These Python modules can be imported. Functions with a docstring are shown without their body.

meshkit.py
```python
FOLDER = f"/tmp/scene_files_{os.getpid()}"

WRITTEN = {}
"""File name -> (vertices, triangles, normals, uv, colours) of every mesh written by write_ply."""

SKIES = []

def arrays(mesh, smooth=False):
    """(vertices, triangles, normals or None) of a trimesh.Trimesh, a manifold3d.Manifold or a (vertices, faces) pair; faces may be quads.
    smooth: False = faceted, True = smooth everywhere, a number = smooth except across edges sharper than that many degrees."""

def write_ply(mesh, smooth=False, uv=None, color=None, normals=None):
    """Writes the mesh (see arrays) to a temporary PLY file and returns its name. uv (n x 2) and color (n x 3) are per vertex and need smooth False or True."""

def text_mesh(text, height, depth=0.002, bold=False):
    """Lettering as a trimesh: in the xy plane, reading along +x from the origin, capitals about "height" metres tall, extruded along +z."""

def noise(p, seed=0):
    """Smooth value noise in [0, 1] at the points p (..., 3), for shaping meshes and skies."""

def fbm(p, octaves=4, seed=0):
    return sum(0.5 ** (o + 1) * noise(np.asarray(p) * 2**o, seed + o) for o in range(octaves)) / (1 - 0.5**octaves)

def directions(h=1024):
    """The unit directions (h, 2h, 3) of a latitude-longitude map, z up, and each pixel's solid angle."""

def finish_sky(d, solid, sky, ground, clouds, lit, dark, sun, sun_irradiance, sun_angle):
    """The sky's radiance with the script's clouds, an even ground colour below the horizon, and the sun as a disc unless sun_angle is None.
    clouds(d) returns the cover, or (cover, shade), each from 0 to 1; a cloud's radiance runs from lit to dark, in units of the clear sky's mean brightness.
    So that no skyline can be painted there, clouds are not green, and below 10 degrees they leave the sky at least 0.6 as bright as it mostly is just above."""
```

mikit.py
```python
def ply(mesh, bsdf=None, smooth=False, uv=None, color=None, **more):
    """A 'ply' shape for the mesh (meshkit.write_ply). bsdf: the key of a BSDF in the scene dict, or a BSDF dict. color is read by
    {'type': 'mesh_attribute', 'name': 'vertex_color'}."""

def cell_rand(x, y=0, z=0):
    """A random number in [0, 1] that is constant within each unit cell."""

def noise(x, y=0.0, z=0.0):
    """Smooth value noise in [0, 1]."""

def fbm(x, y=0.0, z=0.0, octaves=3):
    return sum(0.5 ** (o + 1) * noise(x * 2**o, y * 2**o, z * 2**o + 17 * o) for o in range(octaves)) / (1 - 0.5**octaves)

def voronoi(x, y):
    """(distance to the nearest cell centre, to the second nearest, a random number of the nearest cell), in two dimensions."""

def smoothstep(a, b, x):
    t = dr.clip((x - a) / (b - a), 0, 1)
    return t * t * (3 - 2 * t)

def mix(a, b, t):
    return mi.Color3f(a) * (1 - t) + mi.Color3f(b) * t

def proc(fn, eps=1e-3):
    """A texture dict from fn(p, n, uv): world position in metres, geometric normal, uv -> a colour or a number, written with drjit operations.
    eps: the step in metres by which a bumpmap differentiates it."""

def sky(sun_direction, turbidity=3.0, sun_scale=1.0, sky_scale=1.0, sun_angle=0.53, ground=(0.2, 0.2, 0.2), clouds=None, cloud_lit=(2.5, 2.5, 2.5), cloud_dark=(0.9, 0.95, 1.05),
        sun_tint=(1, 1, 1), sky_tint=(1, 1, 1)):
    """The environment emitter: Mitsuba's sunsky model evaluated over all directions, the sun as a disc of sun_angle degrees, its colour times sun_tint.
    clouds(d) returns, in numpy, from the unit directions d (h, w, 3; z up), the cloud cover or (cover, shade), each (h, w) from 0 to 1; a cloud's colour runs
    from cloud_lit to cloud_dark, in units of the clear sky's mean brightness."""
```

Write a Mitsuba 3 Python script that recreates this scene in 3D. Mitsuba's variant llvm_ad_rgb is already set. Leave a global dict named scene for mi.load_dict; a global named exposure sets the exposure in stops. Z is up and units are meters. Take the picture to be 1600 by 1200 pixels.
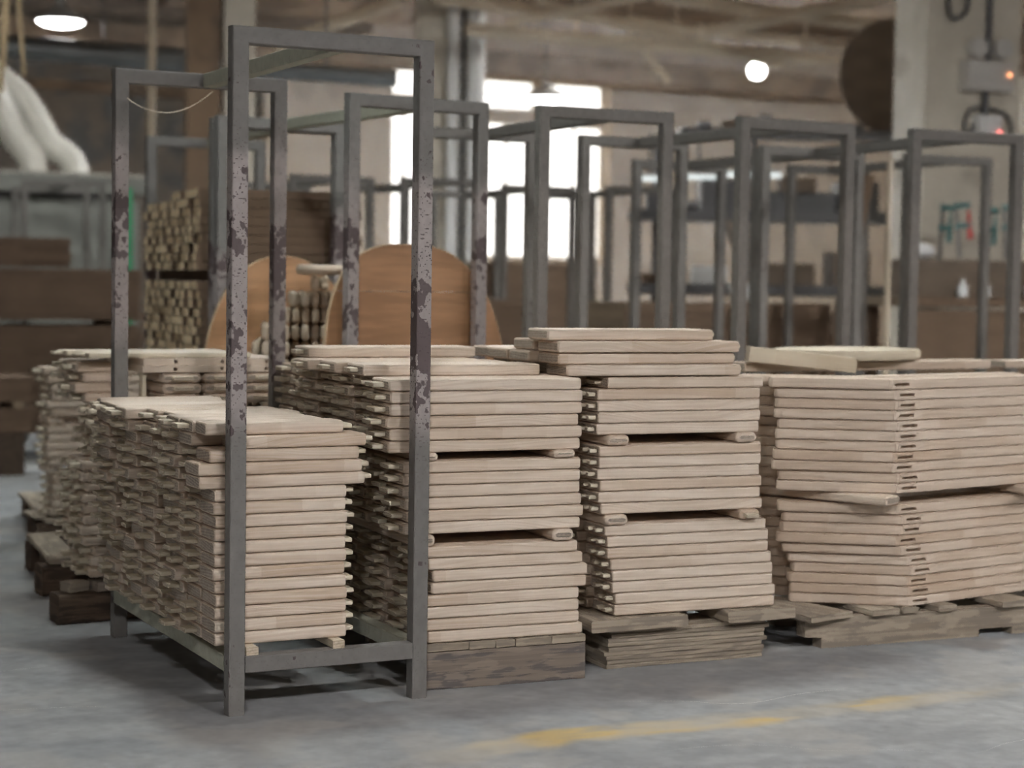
import math, random
import numpy as np, trimesh, mitsuba as mi, drjit as dr
import mikit, meshkit
from mikit import noise, fbm, cell_rand, smoothstep, mix, voronoi, proc
from shapely.geometry import Polygon

T4 = mi.ScalarTransform4f
rng = random.Random(7)
scene, labels = {}, {}

# ------------------------------------------------------------------ camera, light, exposure
EYE = np.array([-1.3489, -4.0887, 1.0270])
FWD = np.array([0.45217, 0.89016, -0.05617])
UPV = np.array([0.01197, 0.05691, 0.99831])
scene['camera'] = {'type': 'thinlens', 'fov': 30.981, 'fov_axis': 'x', 'aperture_radius': 0.0135, 'focus_distance': 4.45,
                   'near_clip': 0.05, 'far_clip': 100.0,
                   'to_world': T4().look_at(origin=EYE.tolist(), target=(EYE + FWD).tolist(), up=UPV.tolist())}
exposure = -0.42
LAMP_POWER = 700.0
LAMP_COLD = (0.97, 1.0, 0.96)
LAMP_WARM = (1.0, 0.97, 0.945)
WINDOW_BACK = 3.2
WINDOW_FILL = 0.10  # glow of unseen panes behind the camera, added as fill
WINDOW_LEFT_FILL = 0.45  # glow of unseen panes at the left, added to light left-facing sides
# pendants over the aisle and over the racks, outside the frame: (x, y, z, tint, strength)
UNSEEN_PENDANTS = [(-1.9, -4.3, 3.05, LAMP_WARM, 1.25), (1.0, -4.3, 3.05, LAMP_WARM, 2.2), (3.9, -4.6, 3.05, LAMP_WARM, 1.1), (6.4, -3.6, 3.05, LAMP_WARM, 0.8),  # unseen; the second is added to brighten the front faces
            (0.3, 1.1, 3.05, (0.9, 1.0, 0.97), 0.30),  # unseen, added to brighten the tops of the stacks
            (1.2, 3.4, 3.05, LAMP_COLD, 0.13), (4.8, 1.2, 3.05, LAMP_COLD, 0.95), (0.4, 6.8, 3.1, LAMP_COLD, 0.25), (4.6, 6.6, 3.1, LAMP_COLD, 1.3)]  # unseen, added to lift stack tops, hoses, pillars and far wall

# ------------------------------------------------------------------ materials
def bs(**k):
    return {'type': 'principled', **k}

def wood_fn(light, mid, endc, contrast=1.0, joints=True):
    light, mid, endc = [mi.Color3f(*c) for c in (light, mid, endc)]
    def fn(p, n, uv):
        u, v = uv.x, uv.y
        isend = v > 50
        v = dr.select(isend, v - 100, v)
        i = dr.floor(u / 10)
        t = u - 10 * i
        r1, r2, r3 = cell_rand(i, 1, 7), cell_rand(i, 2, 7), cell_rand(i, 3, 7)
        warp = noise(t * (2.0 + 5 * r2), v * 6, i) * (0.01 + 0.06 * r3)
        g = noise(t * 4, (v + warp) * 190 + i * 3.1, 3) * 0.6 + noise(t * 9, (v + warp) * 430, 5) * 0.4
        ring = 0.5 + 0.5 * dr.sin((v + warp * 1.6) * (380 + 420 * r1) + t * 22 * (r2 - 0.5))
        f = 0.18 + 0.42 * smoothstep(0.25, 0.75, g) * (0.55 + 0.45 * r3) + 0.26 * ring * (0.3 + 0.7 * r2) * g + 0.34 * (r1 - 0.35)
        if joints:
            seg = dr.floor((t + r2 * 0.7) / (0.12 + 0.3 * r3))
            f = f + 0.42 * (cell_rand(seg, i, 9) - 0.42) * smoothstep(0.25, 0.3, r1)
        f = f + 0.30 * (fbm(t * 8, v * 9, i) - 0.5)
        c = mix(light, mid, dr.clip(f * contrast, 0, 1))
        pore = noise(t * 260, v * 260, i + 9)
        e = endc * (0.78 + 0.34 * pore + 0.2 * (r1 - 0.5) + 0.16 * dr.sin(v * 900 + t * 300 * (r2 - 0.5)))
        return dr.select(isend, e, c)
    return fn

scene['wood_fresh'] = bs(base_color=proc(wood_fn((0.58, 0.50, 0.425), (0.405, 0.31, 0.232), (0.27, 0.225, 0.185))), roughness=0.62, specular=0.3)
scene['wood_pale'] = bs(base_color=proc(wood_fn((0.585, 0.54, 0.445), (0.47, 0.40, 0.30), (0.38, 0.32, 0.25))), roughness=0.65, specular=0.25)
scene['wood_stick'] = bs(base_color=proc(wood_fn((0.56, 0.485, 0.40), (0.43, 0.35, 0.265), (0.47, 0.40, 0.32), joints=False)), roughness=0.6, specular=0.3)
scene['wood_brown'] = bs(base_color=proc(wood_fn((0.125, 0.083, 0.056), (0.075, 0.048, 0.032), (0.20, 0.15, 0.105))), roughness=0.7, specular=0.2)
scene['wood_square'] = bs(base_color=proc(wood_fn((0.115, 0.075, 0.049), (0.062, 0.04, 0.027), (0.76, 0.62, 0.42))), roughness=0.7, specular=0.2)

def old_wood(base, dark, stain):
    def fn(p, n, uv):
        u, v = uv.x, uv.y
        v = dr.select(v > 50, v - 100, v)
        i = dr.floor(u / 10)
        t = u - 10 * i
        r = cell_rand(i, 4, 2)
        g = smoothstep(0.2, 0.8, noise(t * 5, v * 190, i)) * 0.55 + noise(t * 14, v * 420, i + 4) * 0.45
        blot = fbm(t * 13.0 + 3 * r, v * 44, i, 5) * 0.85 + 0.15 * g
        c = mix(mi.Color3f(*base) * (0.8 + 0.4 * r), mi.Color3f(*dark), dr.clip(1.5 * g - 0.35, 0, 1) * 0.85)
        c = mix(c, mi.Color3f(*stain), smoothstep(0.50, 0.60, blot) * 0.75)
        c = mix(c, mi.Color3f(*base) * 1.15, smoothstep(0.60, 0.70, fbm(t * 12 + 5, v * 40, i + 2, 4)) * 0.6)
        return c
    return fn

scene['wood_old'] = bs(base_color=proc(old_wood((0.21, 0.175, 0.145), (0.115, 0.092, 0.077), (0.048, 0.046, 0.05))), roughness=0.85, specular=0.15)
scene['wood_old_clean'] = bs(base_color=proc(old_wood((0.285, 0.245, 0.195), (0.165, 0.133, 0.102), (0.17, 0.145, 0.12))), roughness=0.85, specular=0.15)
scene['wood_dark'] = bs(base_color=proc(old_wood((0.085, 0.06, 0.043), (0.04, 0.028, 0.022), (0.03, 0.024, 0.02))), roughness=0.8, specular=0.15)

def steel_fn(scale_c, steel_c, rust_c, amount, zone):
    """grey tube with pinkish mill scale and purple-brown worn patches, most of them at hand height"""
    def fn(p, n, uv):
        a = fbm(p.x * 13, p.y * 13, p.z * 9, 4)
        b = fbm(p.x * 75 + 5, p.y * 75, p.z * 48, 3)
        k = fbm(p.x * 2.1 + 11, p.y * 2.1 + 4, p.z * 2.6, 2)
        belt = smoothstep(0.50, 0.90, p.z + 0.5 * (k - 0.5)) * smoothstep(1.50, 1.15, p.z + 0.6 * (k - 0.5))
        c = mix(steel_c, scale_c, smoothstep(0.30, 0.75, 0.75 * belt + 0.5 * (a - 0.35)))
        c = c * (0.86 + 0.28 * b)
        m = a * 0.62 + b * 0.38 + zone * belt + 0.25 * (k - 0.5)
        rust = smoothstep(amount, amount + 0.035, m)
        c = mix(c, rust_c, rust * 0.92)
        spot = smoothstep(0.78, 0.84, noise(p.x * 240, p.y * 240, p.z * 210)) * (0.15 + 0.6 * belt)
        return mix(c, rust_c, dr.clip(spot, 0, 0.8))
    return fn

scene['rack_steel'] = bs(base_color=proc(steel_fn(mi.Color3f(0.265, 0.238, 0.234), mi.Color3f(0.116, 0.112, 0.107), mi.Color3f(0.042, 0.027, 0.029), 0.70, 0.175)), roughness=0.6, metallic=0.04, specular=0.35)
scene['steel_grey'] = bs(base_color=proc(steel_fn(mi.Color3f(0.135, 0.125, 0.115), mi.Color3f(0.092, 0.086, 0.079), mi.Color3f(0.07, 0.055, 0.05), 0.76, 0.06)), roughness=0.42, metallic=0.2, specular=0.5)
scene['steel_pale'] = bs(base_color=proc(steel_fn(mi.Color3f(0.36, 0.365, 0.30), mi.Color3f(0.30, 0.305, 0.25), mi.Color3f(0.10, 0.09, 0.08), 0.80, 0.0)), roughness=0.6, specular=0.4)
scene['steel_dark'] = bs(base_color={'type': 'rgb', 'value': [0.035, 0.034, 0.036]}, roughness=0.45, metallic=0.3)
scene['metal_shiny'] = bs(base_color={'type': 'rgb', 'value': [0.62, 0.64, 0.68]}, roughness=0.16, metallic=1.0)
scene['galvanised'] = bs(base_color=proc(lambda p, n, uv: mi.Color3f(0.15, 0.16, 0.165) * (0.75 + 0.5 * noise(p.x * 9, p.y * 9, p.z * 9))), roughness=0.32, metallic=0.8)

def floor_fn(p, n, uv):
    x, y = p.x, p.y
    big = fbm(x * 0.9, y * 1.4, 0, 4)
    mid = fbm(x * 3.5 + 4, y * 5.5, 2, 4)
    fine = fbm(x * 30, y * 30, 5, 3)
    c = mix((0.168, 0.175, 0.184), (0.212, 0.216, 0.219), smoothstep(0.36, 0.66, 0.5 * big + 0.5 * mid))
    c = mix(c, (0.12, 0.123, 0.131), smoothstep(0.54, 0.72, fbm(x * 2.2 + 9, y * 4.4 + 3, 8, 4)) * 0.42)
    c = c * (0.86 + 0.28 * fine)
    # pale scratches
    w = fbm(x * 1.3, y * 1.3, 4, 3)
    cr = dr.abs(dr.sin((y * 2.1 - x * 0.16 + w * 1.6) * 3.0))
    c = mix(c, (0.38, 0.375, 0.36), smoothstep(0.012, 0.003, cr) * smoothstep(0.5, 0.62, noise(x * 1.7 + 3, y * 1.7, 1)) * 0.5)
    # worn yellow aisle line of paint
    yl = -0.485 - 0.032 * dr.square(dr.maximum(x - 1.2, 0)) - 0.42 * dr.square(dr.maximum(0.62 - x, 0)) + 0.03 * (noise(x * 3, 1, 1) - 0.5)
    d = dr.abs(y - yl)
    band = smoothstep(0.085, 0.03, d + 0.03 * (noise(x * 14, y * 14, 3) - 0.5))
    wear = smoothstep(0.36, 0.60, fbm(x * 4.5 + 1, y * 9, 6, 4)) * smoothstep(0.15, 0.45, x)
    c = mix(c, mix((0.31, 0.255, 0.17), (0.36, 0.255, 0.09), smoothstep(0.45, 0.62, noise(x * 7 + 2, y * 11, 2))), band * (0.30 + 0.55 * wear) * smoothstep(0.1, 0.5, x) * smoothstep(2.3, 1.1, x))
    # saw dust
    dust = smoothstep(0.52, 0.70, fbm(x * 6 + 7, y * 6, 9, 4))
    return mix(c, (0.285, 0.265, 0.24), dust * 0.28)
scene['concrete_floor'] = bs(base_color=proc(floor_fn), roughness=0.72, specular=0.3)

def plaster(c1, c2, c3, s=1.0):
    def fn(p, n, uv):
        q = p.x + p.y
        a = fbm(q * 0.7 * s, p.z * 0.9 * s, 1, 4)
        b = fbm(q * 3 * s + 3, p.z * 3 * s, 4, 4)
        c = mix(c1, c2, smoothstep(0.35, 0.65, 0.5 * a + 0.5 * b))
        return mix(c, c3, smoothstep(0.58, 0.70, fbm(q * 1.7 * s + 8, p.z * 1.9 * s, 7, 4)) * 0.7)
    return fn
scene['plaster_tan'] = bs(base_color=proc(plaster((0.38, 0.30, 0.228), (0.32, 0.248, 0.188), (0.27, 0.213, 0.168))), roughness=0.9, specular=0.1)
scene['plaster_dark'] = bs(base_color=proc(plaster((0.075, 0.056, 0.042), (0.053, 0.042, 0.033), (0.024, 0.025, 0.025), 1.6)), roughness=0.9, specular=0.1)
scene['concrete_grey'] = bs(base_color=proc(plaster((0.52, 0.475, 0.41), (0.45, 0.41, 0.35), (0.33, 0.295, 0.25), 2.0)), roughness=0.9, specular=0.1)
scene['ceiling_board'] = bs(base_color=proc(plaster((0.175, 0.12, 0.082), (0.11, 0.077, 0.056), (0.075, 0.058, 0.047), 1.5)), roughness=0.9, specular=0.1)
def flat(c, r=0.6, **k):
    return bs(base_color={'type': 'rgb', 'value': list(c)}, roughness=r, **k)
def ply_fn(p, n, uv):
    a = fbm(p.x * 3 + p.y, p.z * 22, 2, 4)
    b = fbm(p.x * 8, p.z * 70, 5, 3)
    c = mix((0.37, 0.205, 0.108), (0.28, 0.15, 0.075), smoothstep(0.3, 0.7, 0.6 * a + 0.4 * b))
    return c
scene['plywood'] = bs(base_color=proc(ply_fn), roughness=0.5, specular=0.35)
scene['plywood_rim'] = flat((0.55, 0.43, 0.29), 0.7)
scene['hose_white'] = bs(base_color=proc(lambda p, n, uv: mi.Color3f(0.80, 0.77, 0.70) * (0.94 + 0.06 * noise(p.x * 20, p.y * 20, p.z * 20))), roughness=0.55)
scene['panel_white'] = flat((0.15, 0.153, 0.138), 0.55)
scene['panel_edge'] = flat((0.42, 0.40, 0.36), 0.4)
scene['green_paint'] = flat((0.03, 0.22, 0.10), 0.5)
scene['lamp_shade'] = flat((0.30, 0.29, 0.28), 0.5)
scene['white_plastic'] = flat((0.75, 0.77, 0.78), 0.4)
scene['black_plastic'] = flat((0.03, 0.03, 0.033), 0.5)
scene['red_paint'] = flat((0.35, 0.035, 0.03), 0.4)
scene['teal_paint'] = flat((0.03, 0.085, 0.08), 0.4)
scene['rope_tan'] = flat((0.24, 0.175, 0.095), 0.8)
scene['beam_pale'] = bs(base_color=proc(lambda p, n, uv: mi.Color3f(0.40, 0.33, 0.25) * (0.8 + 0.4 * noise(p.x * 3, p.y * 3, p.z * 8))), roughness=0.8)
scene['disc_brown'] = bs(base_color=proc(lambda p, n, uv: mi.Color3f(0.085, 0.06, 0.042) * (0.8 + 0.5 * noise(p.x * 7, p.y * 7, p.z * 14))), roughness=0.7)
scene['shutter'] = flat((0.50, 0.45, 0.37), 0.6)
scene['wire'] = flat((0.50, 0.44, 0.36), 0.6)
scene['box_grey'] = flat((0.42, 0.40, 0.38), 0.5)
scene['box_white'] = flat((0.60, 0.60, 0.60), 0.5)

# ------------------------------------------------------------------ helpers
WORDS = ['', 'first', 'second', 'third', 'fourth', 'fifth', 'sixth', 'seventh', 'eighth', 'ninth', 'tenth', 'eleventh', 'twelfth', 'thirteenth',
         'fourteenth', 'fifteenth', 'sixteenth', 'seventeenth', 'eighteenth', 'nineteenth', 'twentieth']
def nth(i):
    return WORDS[i] if i < len(WORDS) else 'twenty-' + WORDS[i - 20] if i < 30 else '%dth' % i

counts = {}
def key_for(name):
    n = counts.get(name, -1) + 1
    counts[name] = n
    return name if n == 0 else '%s_%03d' % (name, n)

def numbered(parent, part):
    return parent + '__' + key_for(parent + '//' + part).split('//')[1]

def tag(key, label=None, cat=None, group=None, kind=None):
    d = {}
    if label: d['label'] = label
    if cat: d['category'] = cat
    if group: d['group'] = group
    if kind: d['kind'] = kind
    labels[key] = d
    return key

def M(x=0, y=0, z=0, rz=0, ry=0, rx=0):
    """placement: numpy 4x4"""
    c, s = math.cos(rz), math.sin(rz)
    m = np.eye(4); m[:3, :3] = [[c, -s, 0], [s, c, 0], [0, 0, 1]]
    if ry:
        c, s = math.cos(ry), math.sin(ry); a = np.eye(4); a[:3, :3] = [[c, 0, s], [0, 1, 0], [-s, 0, c]]; m = m @ a
    if rx:
        c, s = math.cos(rx), math.sin(rx); a = np.eye(4); a[:3, :3] = [[1, 0, 0], [0, c, -s], [0, s, c]]; m = m @ a
    m[:3, 3] = [x, y, z]
    return m

def put(key, shape, m=None):
    d = dict(shape)
    if m is not None:
        d['to_world'] = T4(m.tolist())
    scene[key] = d
    return key

def rrect(w, h, r, seg=3):
    """rounded rectangle outline (counter-clockwise) in (a, b), corner at origin"""
    r = min(r, w / 2 - 1e-5, h / 2 - 1e-5)
    out = []
    for cx, cy, a0 in ((w - r, r, -90), (w - r, h - r, 0), (r, h - r, 90), (r, r, 180)):
        for k in range(seg + 1):
            a = math.radians(a0 + 90 * k / seg)
            out.append((cx + r * math.cos(a), cy + r * math.sin(a)))
    return np.array(out)

UVID = [0]
def loft_x(w, h, r, xs, seg=3, e=0.0, uid=None, rough=0.0, seed=0):
    """bar along x from 0 to xs[-1]; section w (y) by h (z) with corner radius r; ends eased by e. Returns (v, f, uv)."""
    L = xs
    prof = rrect(w, h, r, seg)
    c = np.array([w / 2, h / 2])
    if e > 0:
        st = [(0.0, e), (0.3 * e, 0.3 * e), (e, 0.0), (L - e, 0.0), (L - 0.3 * e, 0.3 * e), (L, e)]
    else:
        st = [(0.0, 0.0), (L, 0.0)]
    if rough:
        k = max(2, int(L / 0.06))
        st = [(0.0, 0.0)] + [(L * i / k, 0.0) for i in range(1, k)] + [(L, 0.0)]
    n = len(prof)
    V, UV = [], []
    for x, ins in st:
        q = prof.copy()
        if ins:
            q = c + (q - c) * np.array([1 - 2 * ins / w, 1 - 2 * ins / h])
        p3 = np.column_stack([np.full(n, x), q])
        if rough:
            p3[:, 1:] += rough * (np.array([[meshkit.noise(np.array([[x * 14 + seed, a * 30, b * 30]]), s)[0] for s in (1, 2)] for a, b in q]) - 0.5) * 2
        V.append(p3)
        UV.append(np.column_stack([np.full(n, x), q[:, 0] + 1.7 * q[:, 1]]))
    F = []
    for i in range(len(st) - 1):
        for j in range(n):
            a, b = i * n + j, i * n + (j + 1) % n
            F += [(a, b, b + n), (a, b + n, a + n)]
    V, UV = np.vstack(V), np.vstack(UV)
    off = len(V)
    for first, ring in ((True, 0), (False, len(st) - 1)):
        rv = V[ring * n:(ring + 1) * n]
        base = off
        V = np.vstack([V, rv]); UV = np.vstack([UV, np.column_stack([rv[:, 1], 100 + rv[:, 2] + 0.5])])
        for j in range(1, n - 1):
            F.append((base, base + j + 1, base + j) if first else (base, base + j, base + j + 1))
        off += n
    if uid is None:
        UVID[0] += 1; uid = UVID[0]
    UV[:, 0] += 10 * uid + 1.0
    return V, np.array(F), UV

def shape(vfu, bsdf, smooth=True):
    V, F, UV = vfu
    return mikit.ply(trimesh.Trimesh(V, F, process=False), bsdf, smooth=smooth, uv=UV)

cache = {}
def bar(L, w, h, r, e, bsdf, variant=0, seg=3, rough=0.0):
    k = (round(L, 4), w, h, r, e, bsdf, variant, rough)
    if k not in cache:
        cache[k] = shape(loft_x(w, h, r, L, seg, e, rough=rough, seed=variant * 7.3), bsdf)
    return cache[k]

def plain(mesh, bsdf, smooth=False):
    return mikit.ply(mesh, bsdf, smooth=smooth)

def box(x0, y0, z0, x1, y1, z1):
    m = trimesh.creation.box((abs(x1 - x0), abs(y1 - y0), abs(z1 - z0)))
    m.apply_translation(((x0 + x1) / 2, (y0 + y1) / 2, (z0 + z1) / 2))
    return m

def tube(points, r, sides=10, closed_ends=True):
    p = np.asarray(points, float)
    t = np.gradient(p, axis=0); t /= np.linalg.norm(t, axis=1, keepdims=True)
    ref = np.array([0, 0, 1.0]) if abs(t[0][2]) < 0.9 else np.array([1.0, 0, 0])
    V = []
    rr = np.broadcast_to(r, (len(p),))
    a = np.cross(t[0], ref); a /= np.linalg.norm(a)
    for i in range(len(p)):
        a = a - t[i] * (a @ t[i]); a /= np.linalg.norm(a)
        b = np.cross(t[i], a)
        ang = np.arange(sides) * 2 * math.pi / sides
        V.append(p[i] + rr[i] * (np.cos(ang)[:, None] * a + np.sin(ang)[:, None] * b))
    V = np.vstack(V)
    F = []
    for i in range(len(p) - 1):
        for j in range(sides):
            q, w = i * sides + j, i * sides + (j + 1) % sides
            F += [(q, w, w + sides), (q, w + sides, q + sides)]
    if closed_ends:
        for s, flip in ((0, True), ((len(p) - 1) * sides, False)):
            for j in range(1, sides - 1):
                F.append((s, s + j + 1, s + j) if flip else (s, s + j, s + j + 1))
    m = trimesh.Trimesh(V, F, process=False)
    return m

def spline(pts, n=24):
    pts = np.asarray(pts, float)
    from scipy.interpolate import CubicSpline
    d = np.r_[0, np.cumsum(np.linalg.norm(np.diff(pts, axis=0), axis=1))]
    return CubicSpline(d, pts)(np.linspace(0, d[-1], n))

def lathe(profile, sides=32):
    return trimesh.creation.revolve(np.asarray(profile, float), sections=sides)

# ------------------------------------------------------------------ the building
def struct(name, mesh, bsdf, label=None):
    scene[name] = mikit.ply(mesh, bsdf, smooth=False)
    labels[name] = {'kind': 'structure', **({'label': label} if label else {})}

X0, X1, Y0, Y1, ZC = -7.0, 13.0, -9.0, 14.0, 3.85
struct('floor', box(X0, Y0, -0.2, X1, Y1, 0), 'concrete_floor', 'dusty grey concrete floor with a worn yellow line')
struct('ceiling', box(X0, Y0, ZC, X1, Y1, ZC + 0.2), 'ceiling_board', 'dark brown boarded ceiling')
WIN = [(6.38, 6.78, 1.25, 3.33), (7.45, 8.16, 1.25, 3.24), (8.27, 9.03, 1.25, 3.24)]
def wall_with_holes(x0, x1, z1, holes, y, th):
    import shapely
    poly = shapely.box(x0, 0, x1, z1)
    for a, b, c, d in holes:
        poly = poly.difference(shapely.box(a, c, b, d))
    parts = []
    for g in getattr(poly, 'geoms', [poly]):
        m = trimesh.creation.extrude_polygon(g, th, engine='earcut')
        m.apply_transform(np.array([[1, 0, 0, 0], [0, 0, 1, y], [0, 1, 0, 0], [0, 0, 0, 1.0]]))
        parts.append(m)
    return trimesh.util.concatenate(parts)
struct('wall_back', wall_with_holes(4.9, X1, ZC, WIN, Y1, 0.3), 'plaster_tan', 'tan plastered far wall with bright windows')
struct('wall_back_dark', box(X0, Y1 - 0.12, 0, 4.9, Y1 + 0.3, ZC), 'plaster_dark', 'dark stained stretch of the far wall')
struct('wall_right', box(X1, Y0, 0, X1 + 0.2, Y1, ZC), 'plaster_tan')
FRONT_FILL_WIN = [(-5.5, -2.5, 1.0, 3.2), (-1.0, 2.0, 1.0, 3.2), (3.5, 6.5, 1.0, 3.2), (8.0, 11.0, 1.0, 3.2)]  # unseen windows, added for soft light on the front faces
struct('wall_front', wall_with_holes(X0, X1, ZC, FRONT_FILL_WIN, Y0 - 0.3, 0.3), 'plaster_tan')
LEFT_FILL_WIN = [(-4.0, -1.0, 1.0, 3.2), (0.5, 3.5, 1.0, 3.2), (5.0, 8.0, 1.0, 3.2)]  # unseen windows, added as sideways fill from the left
_wl = wall_with_holes(Y0, Y1, ZC, LEFT_FILL_WIN, 0.0, 0.3)
_wl.apply_transform(np.array([[0, 1, 0, X0 - 0.3], [1, 0, 0, 0], [0, 0, 1, 0], [0, 0, 0, 1.0]]))
struct('wall_left', _wl, 'plaster_tan')

def window(n, x0, x1, z0, z1, glow, tint, m):
    """steel window with a frosted pane lit from outside; local x along the wall, the room lies toward -y"""
    nm = 'window_%d' % n
    labels[nm] = {'kind': 'structure'}
    v = np.array([[x0, 0, z0], [x1, 0, z0], [x1, 0, z1], [x0, 0, z1]], float)
    d = mikit.ply(trimesh.Trimesh(v, np.array([[0, 1, 2], [0, 2, 3]]), process=False), 'panel_white')
    d['emitter'] = {'type': 'area', 'radiance': {'type': 'rgb', 'value': [glow * t for t in tint]}}
    put(nm + '__pane', d, m)
    fr = [box(x0, -0.03, z0, x0 + 0.05, 0.03, z1), box(x1 - 0.05, -0.03, z0, x1, 0.03, z1), box(x0, -0.03, z0, x1, 0.03, z0 + 0.05), box(x0, -0.03, z1 - 0.05, x1, 0.03, z1)]
    put(nm + '__frame', plain(trimesh.util.concatenate(fr), 'beam_pale'), m)
    zt = z1 - 0.42
    put(nm + '__transom', plain(box(x0, -0.04, zt - 0.09, x1, 0.04, zt + 0.09), 'plaster_tan'), m)
    put(nm + '__mullion', plain(box((x0 + x1) / 2 - 0.02, -0.03, z0, (x0 + x1) / 2 + 0.02, 0.03, zt), 'beam_pale'), m)
for i, (a, b, c, d) in enumerate(WIN):
    window(i + 1, a, b, c, d, WINDOW_BACK, (1.0, 0.97, 0.92), M(0, Y1 + 0.18, 0))
for i, (a, b, c, d) in enumerate(FRONT_FILL_WIN):
    window(i + 4, -b, -a, c, d, WINDOW_FILL, (1.0, 0.97, 0.94), M(0, Y0 - 0.18, 0, math.pi))
for i, (a, b, c, d) in enumerate(LEFT_FILL_WIN):
    window(i + 8, a, b, c, d, WINDOW_LEFT_FILL, (0.95, 1.0, 0.95), M(X0 - 0.18, 0, 0, math.pi / 2))

# roller door on the right wall, seen past the column
labels['door_1'] = {'kind': 'structure', 'label': 'pale ribbed roller door behind the right column'}
for i in range(38):
    scene['door_1__slat' + ('_%03d' % i if i else '')] = {**plain(tube([(X1 - 0.05, 8.6, 0), (X1 - 0.05, 11, 0), (X1 - 0.05, 13.4, 0)], 0.044, 8), 'shutter'),
                                                          'to_world': T4().translate([0, 0, 0.05 + i * 0.09])}

# roof timbers and trusses
def beam(name, label, p0, p1, r, bsdf, cat='beam', square=True, group=None):
    k = key_for(name)
    p0, p1 = np.array(p0, float), np.array(p1, float)
    if square:
        L = np.linalg.norm(p1 - p0); d = (p1 - p0) / L
        rz = math.atan2(d[1], d[0]); ry = -math.asin(d[2])
        put(k, shape(loft_x(2 * r, 2 * r, 0.1 * r, L), bsdf), M(*p0, rz=rz, ry=ry) @ M(0, -r, -r))
    else:
        put(k, plain(tube([p0, (p0 + p1) / 2, p1], r, 14), bsdf, 40))
    tag(k, label, cat, group)
    return k
beam('roof_beam', 'thick dark roof beam nearest the front at top left', (-6.9, 9.72, 3.42), (4.4, 9.72, 3.42), 0.17, 'wood_dark')
beam('roof_beam', 'thick dark roof beam above the round lamp at top left', (-6.9, 11.4, 3.36), (5.0, 11.4, 3.36), 0.16, 'wood_dark')
beam('roof_beam', 'brown roof beam close to the far wall', (-6.9, 13.2, 3.25), (12.9, 13.2, 3.25), 0.12, 'ceiling_board')
beam('roof_beam', 'brown roof beam crossing above the central pillar', (3.0, 10.9, 3.35), (12.9, 10.9, 3.35), 0.10, 'ceiling_board')
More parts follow.
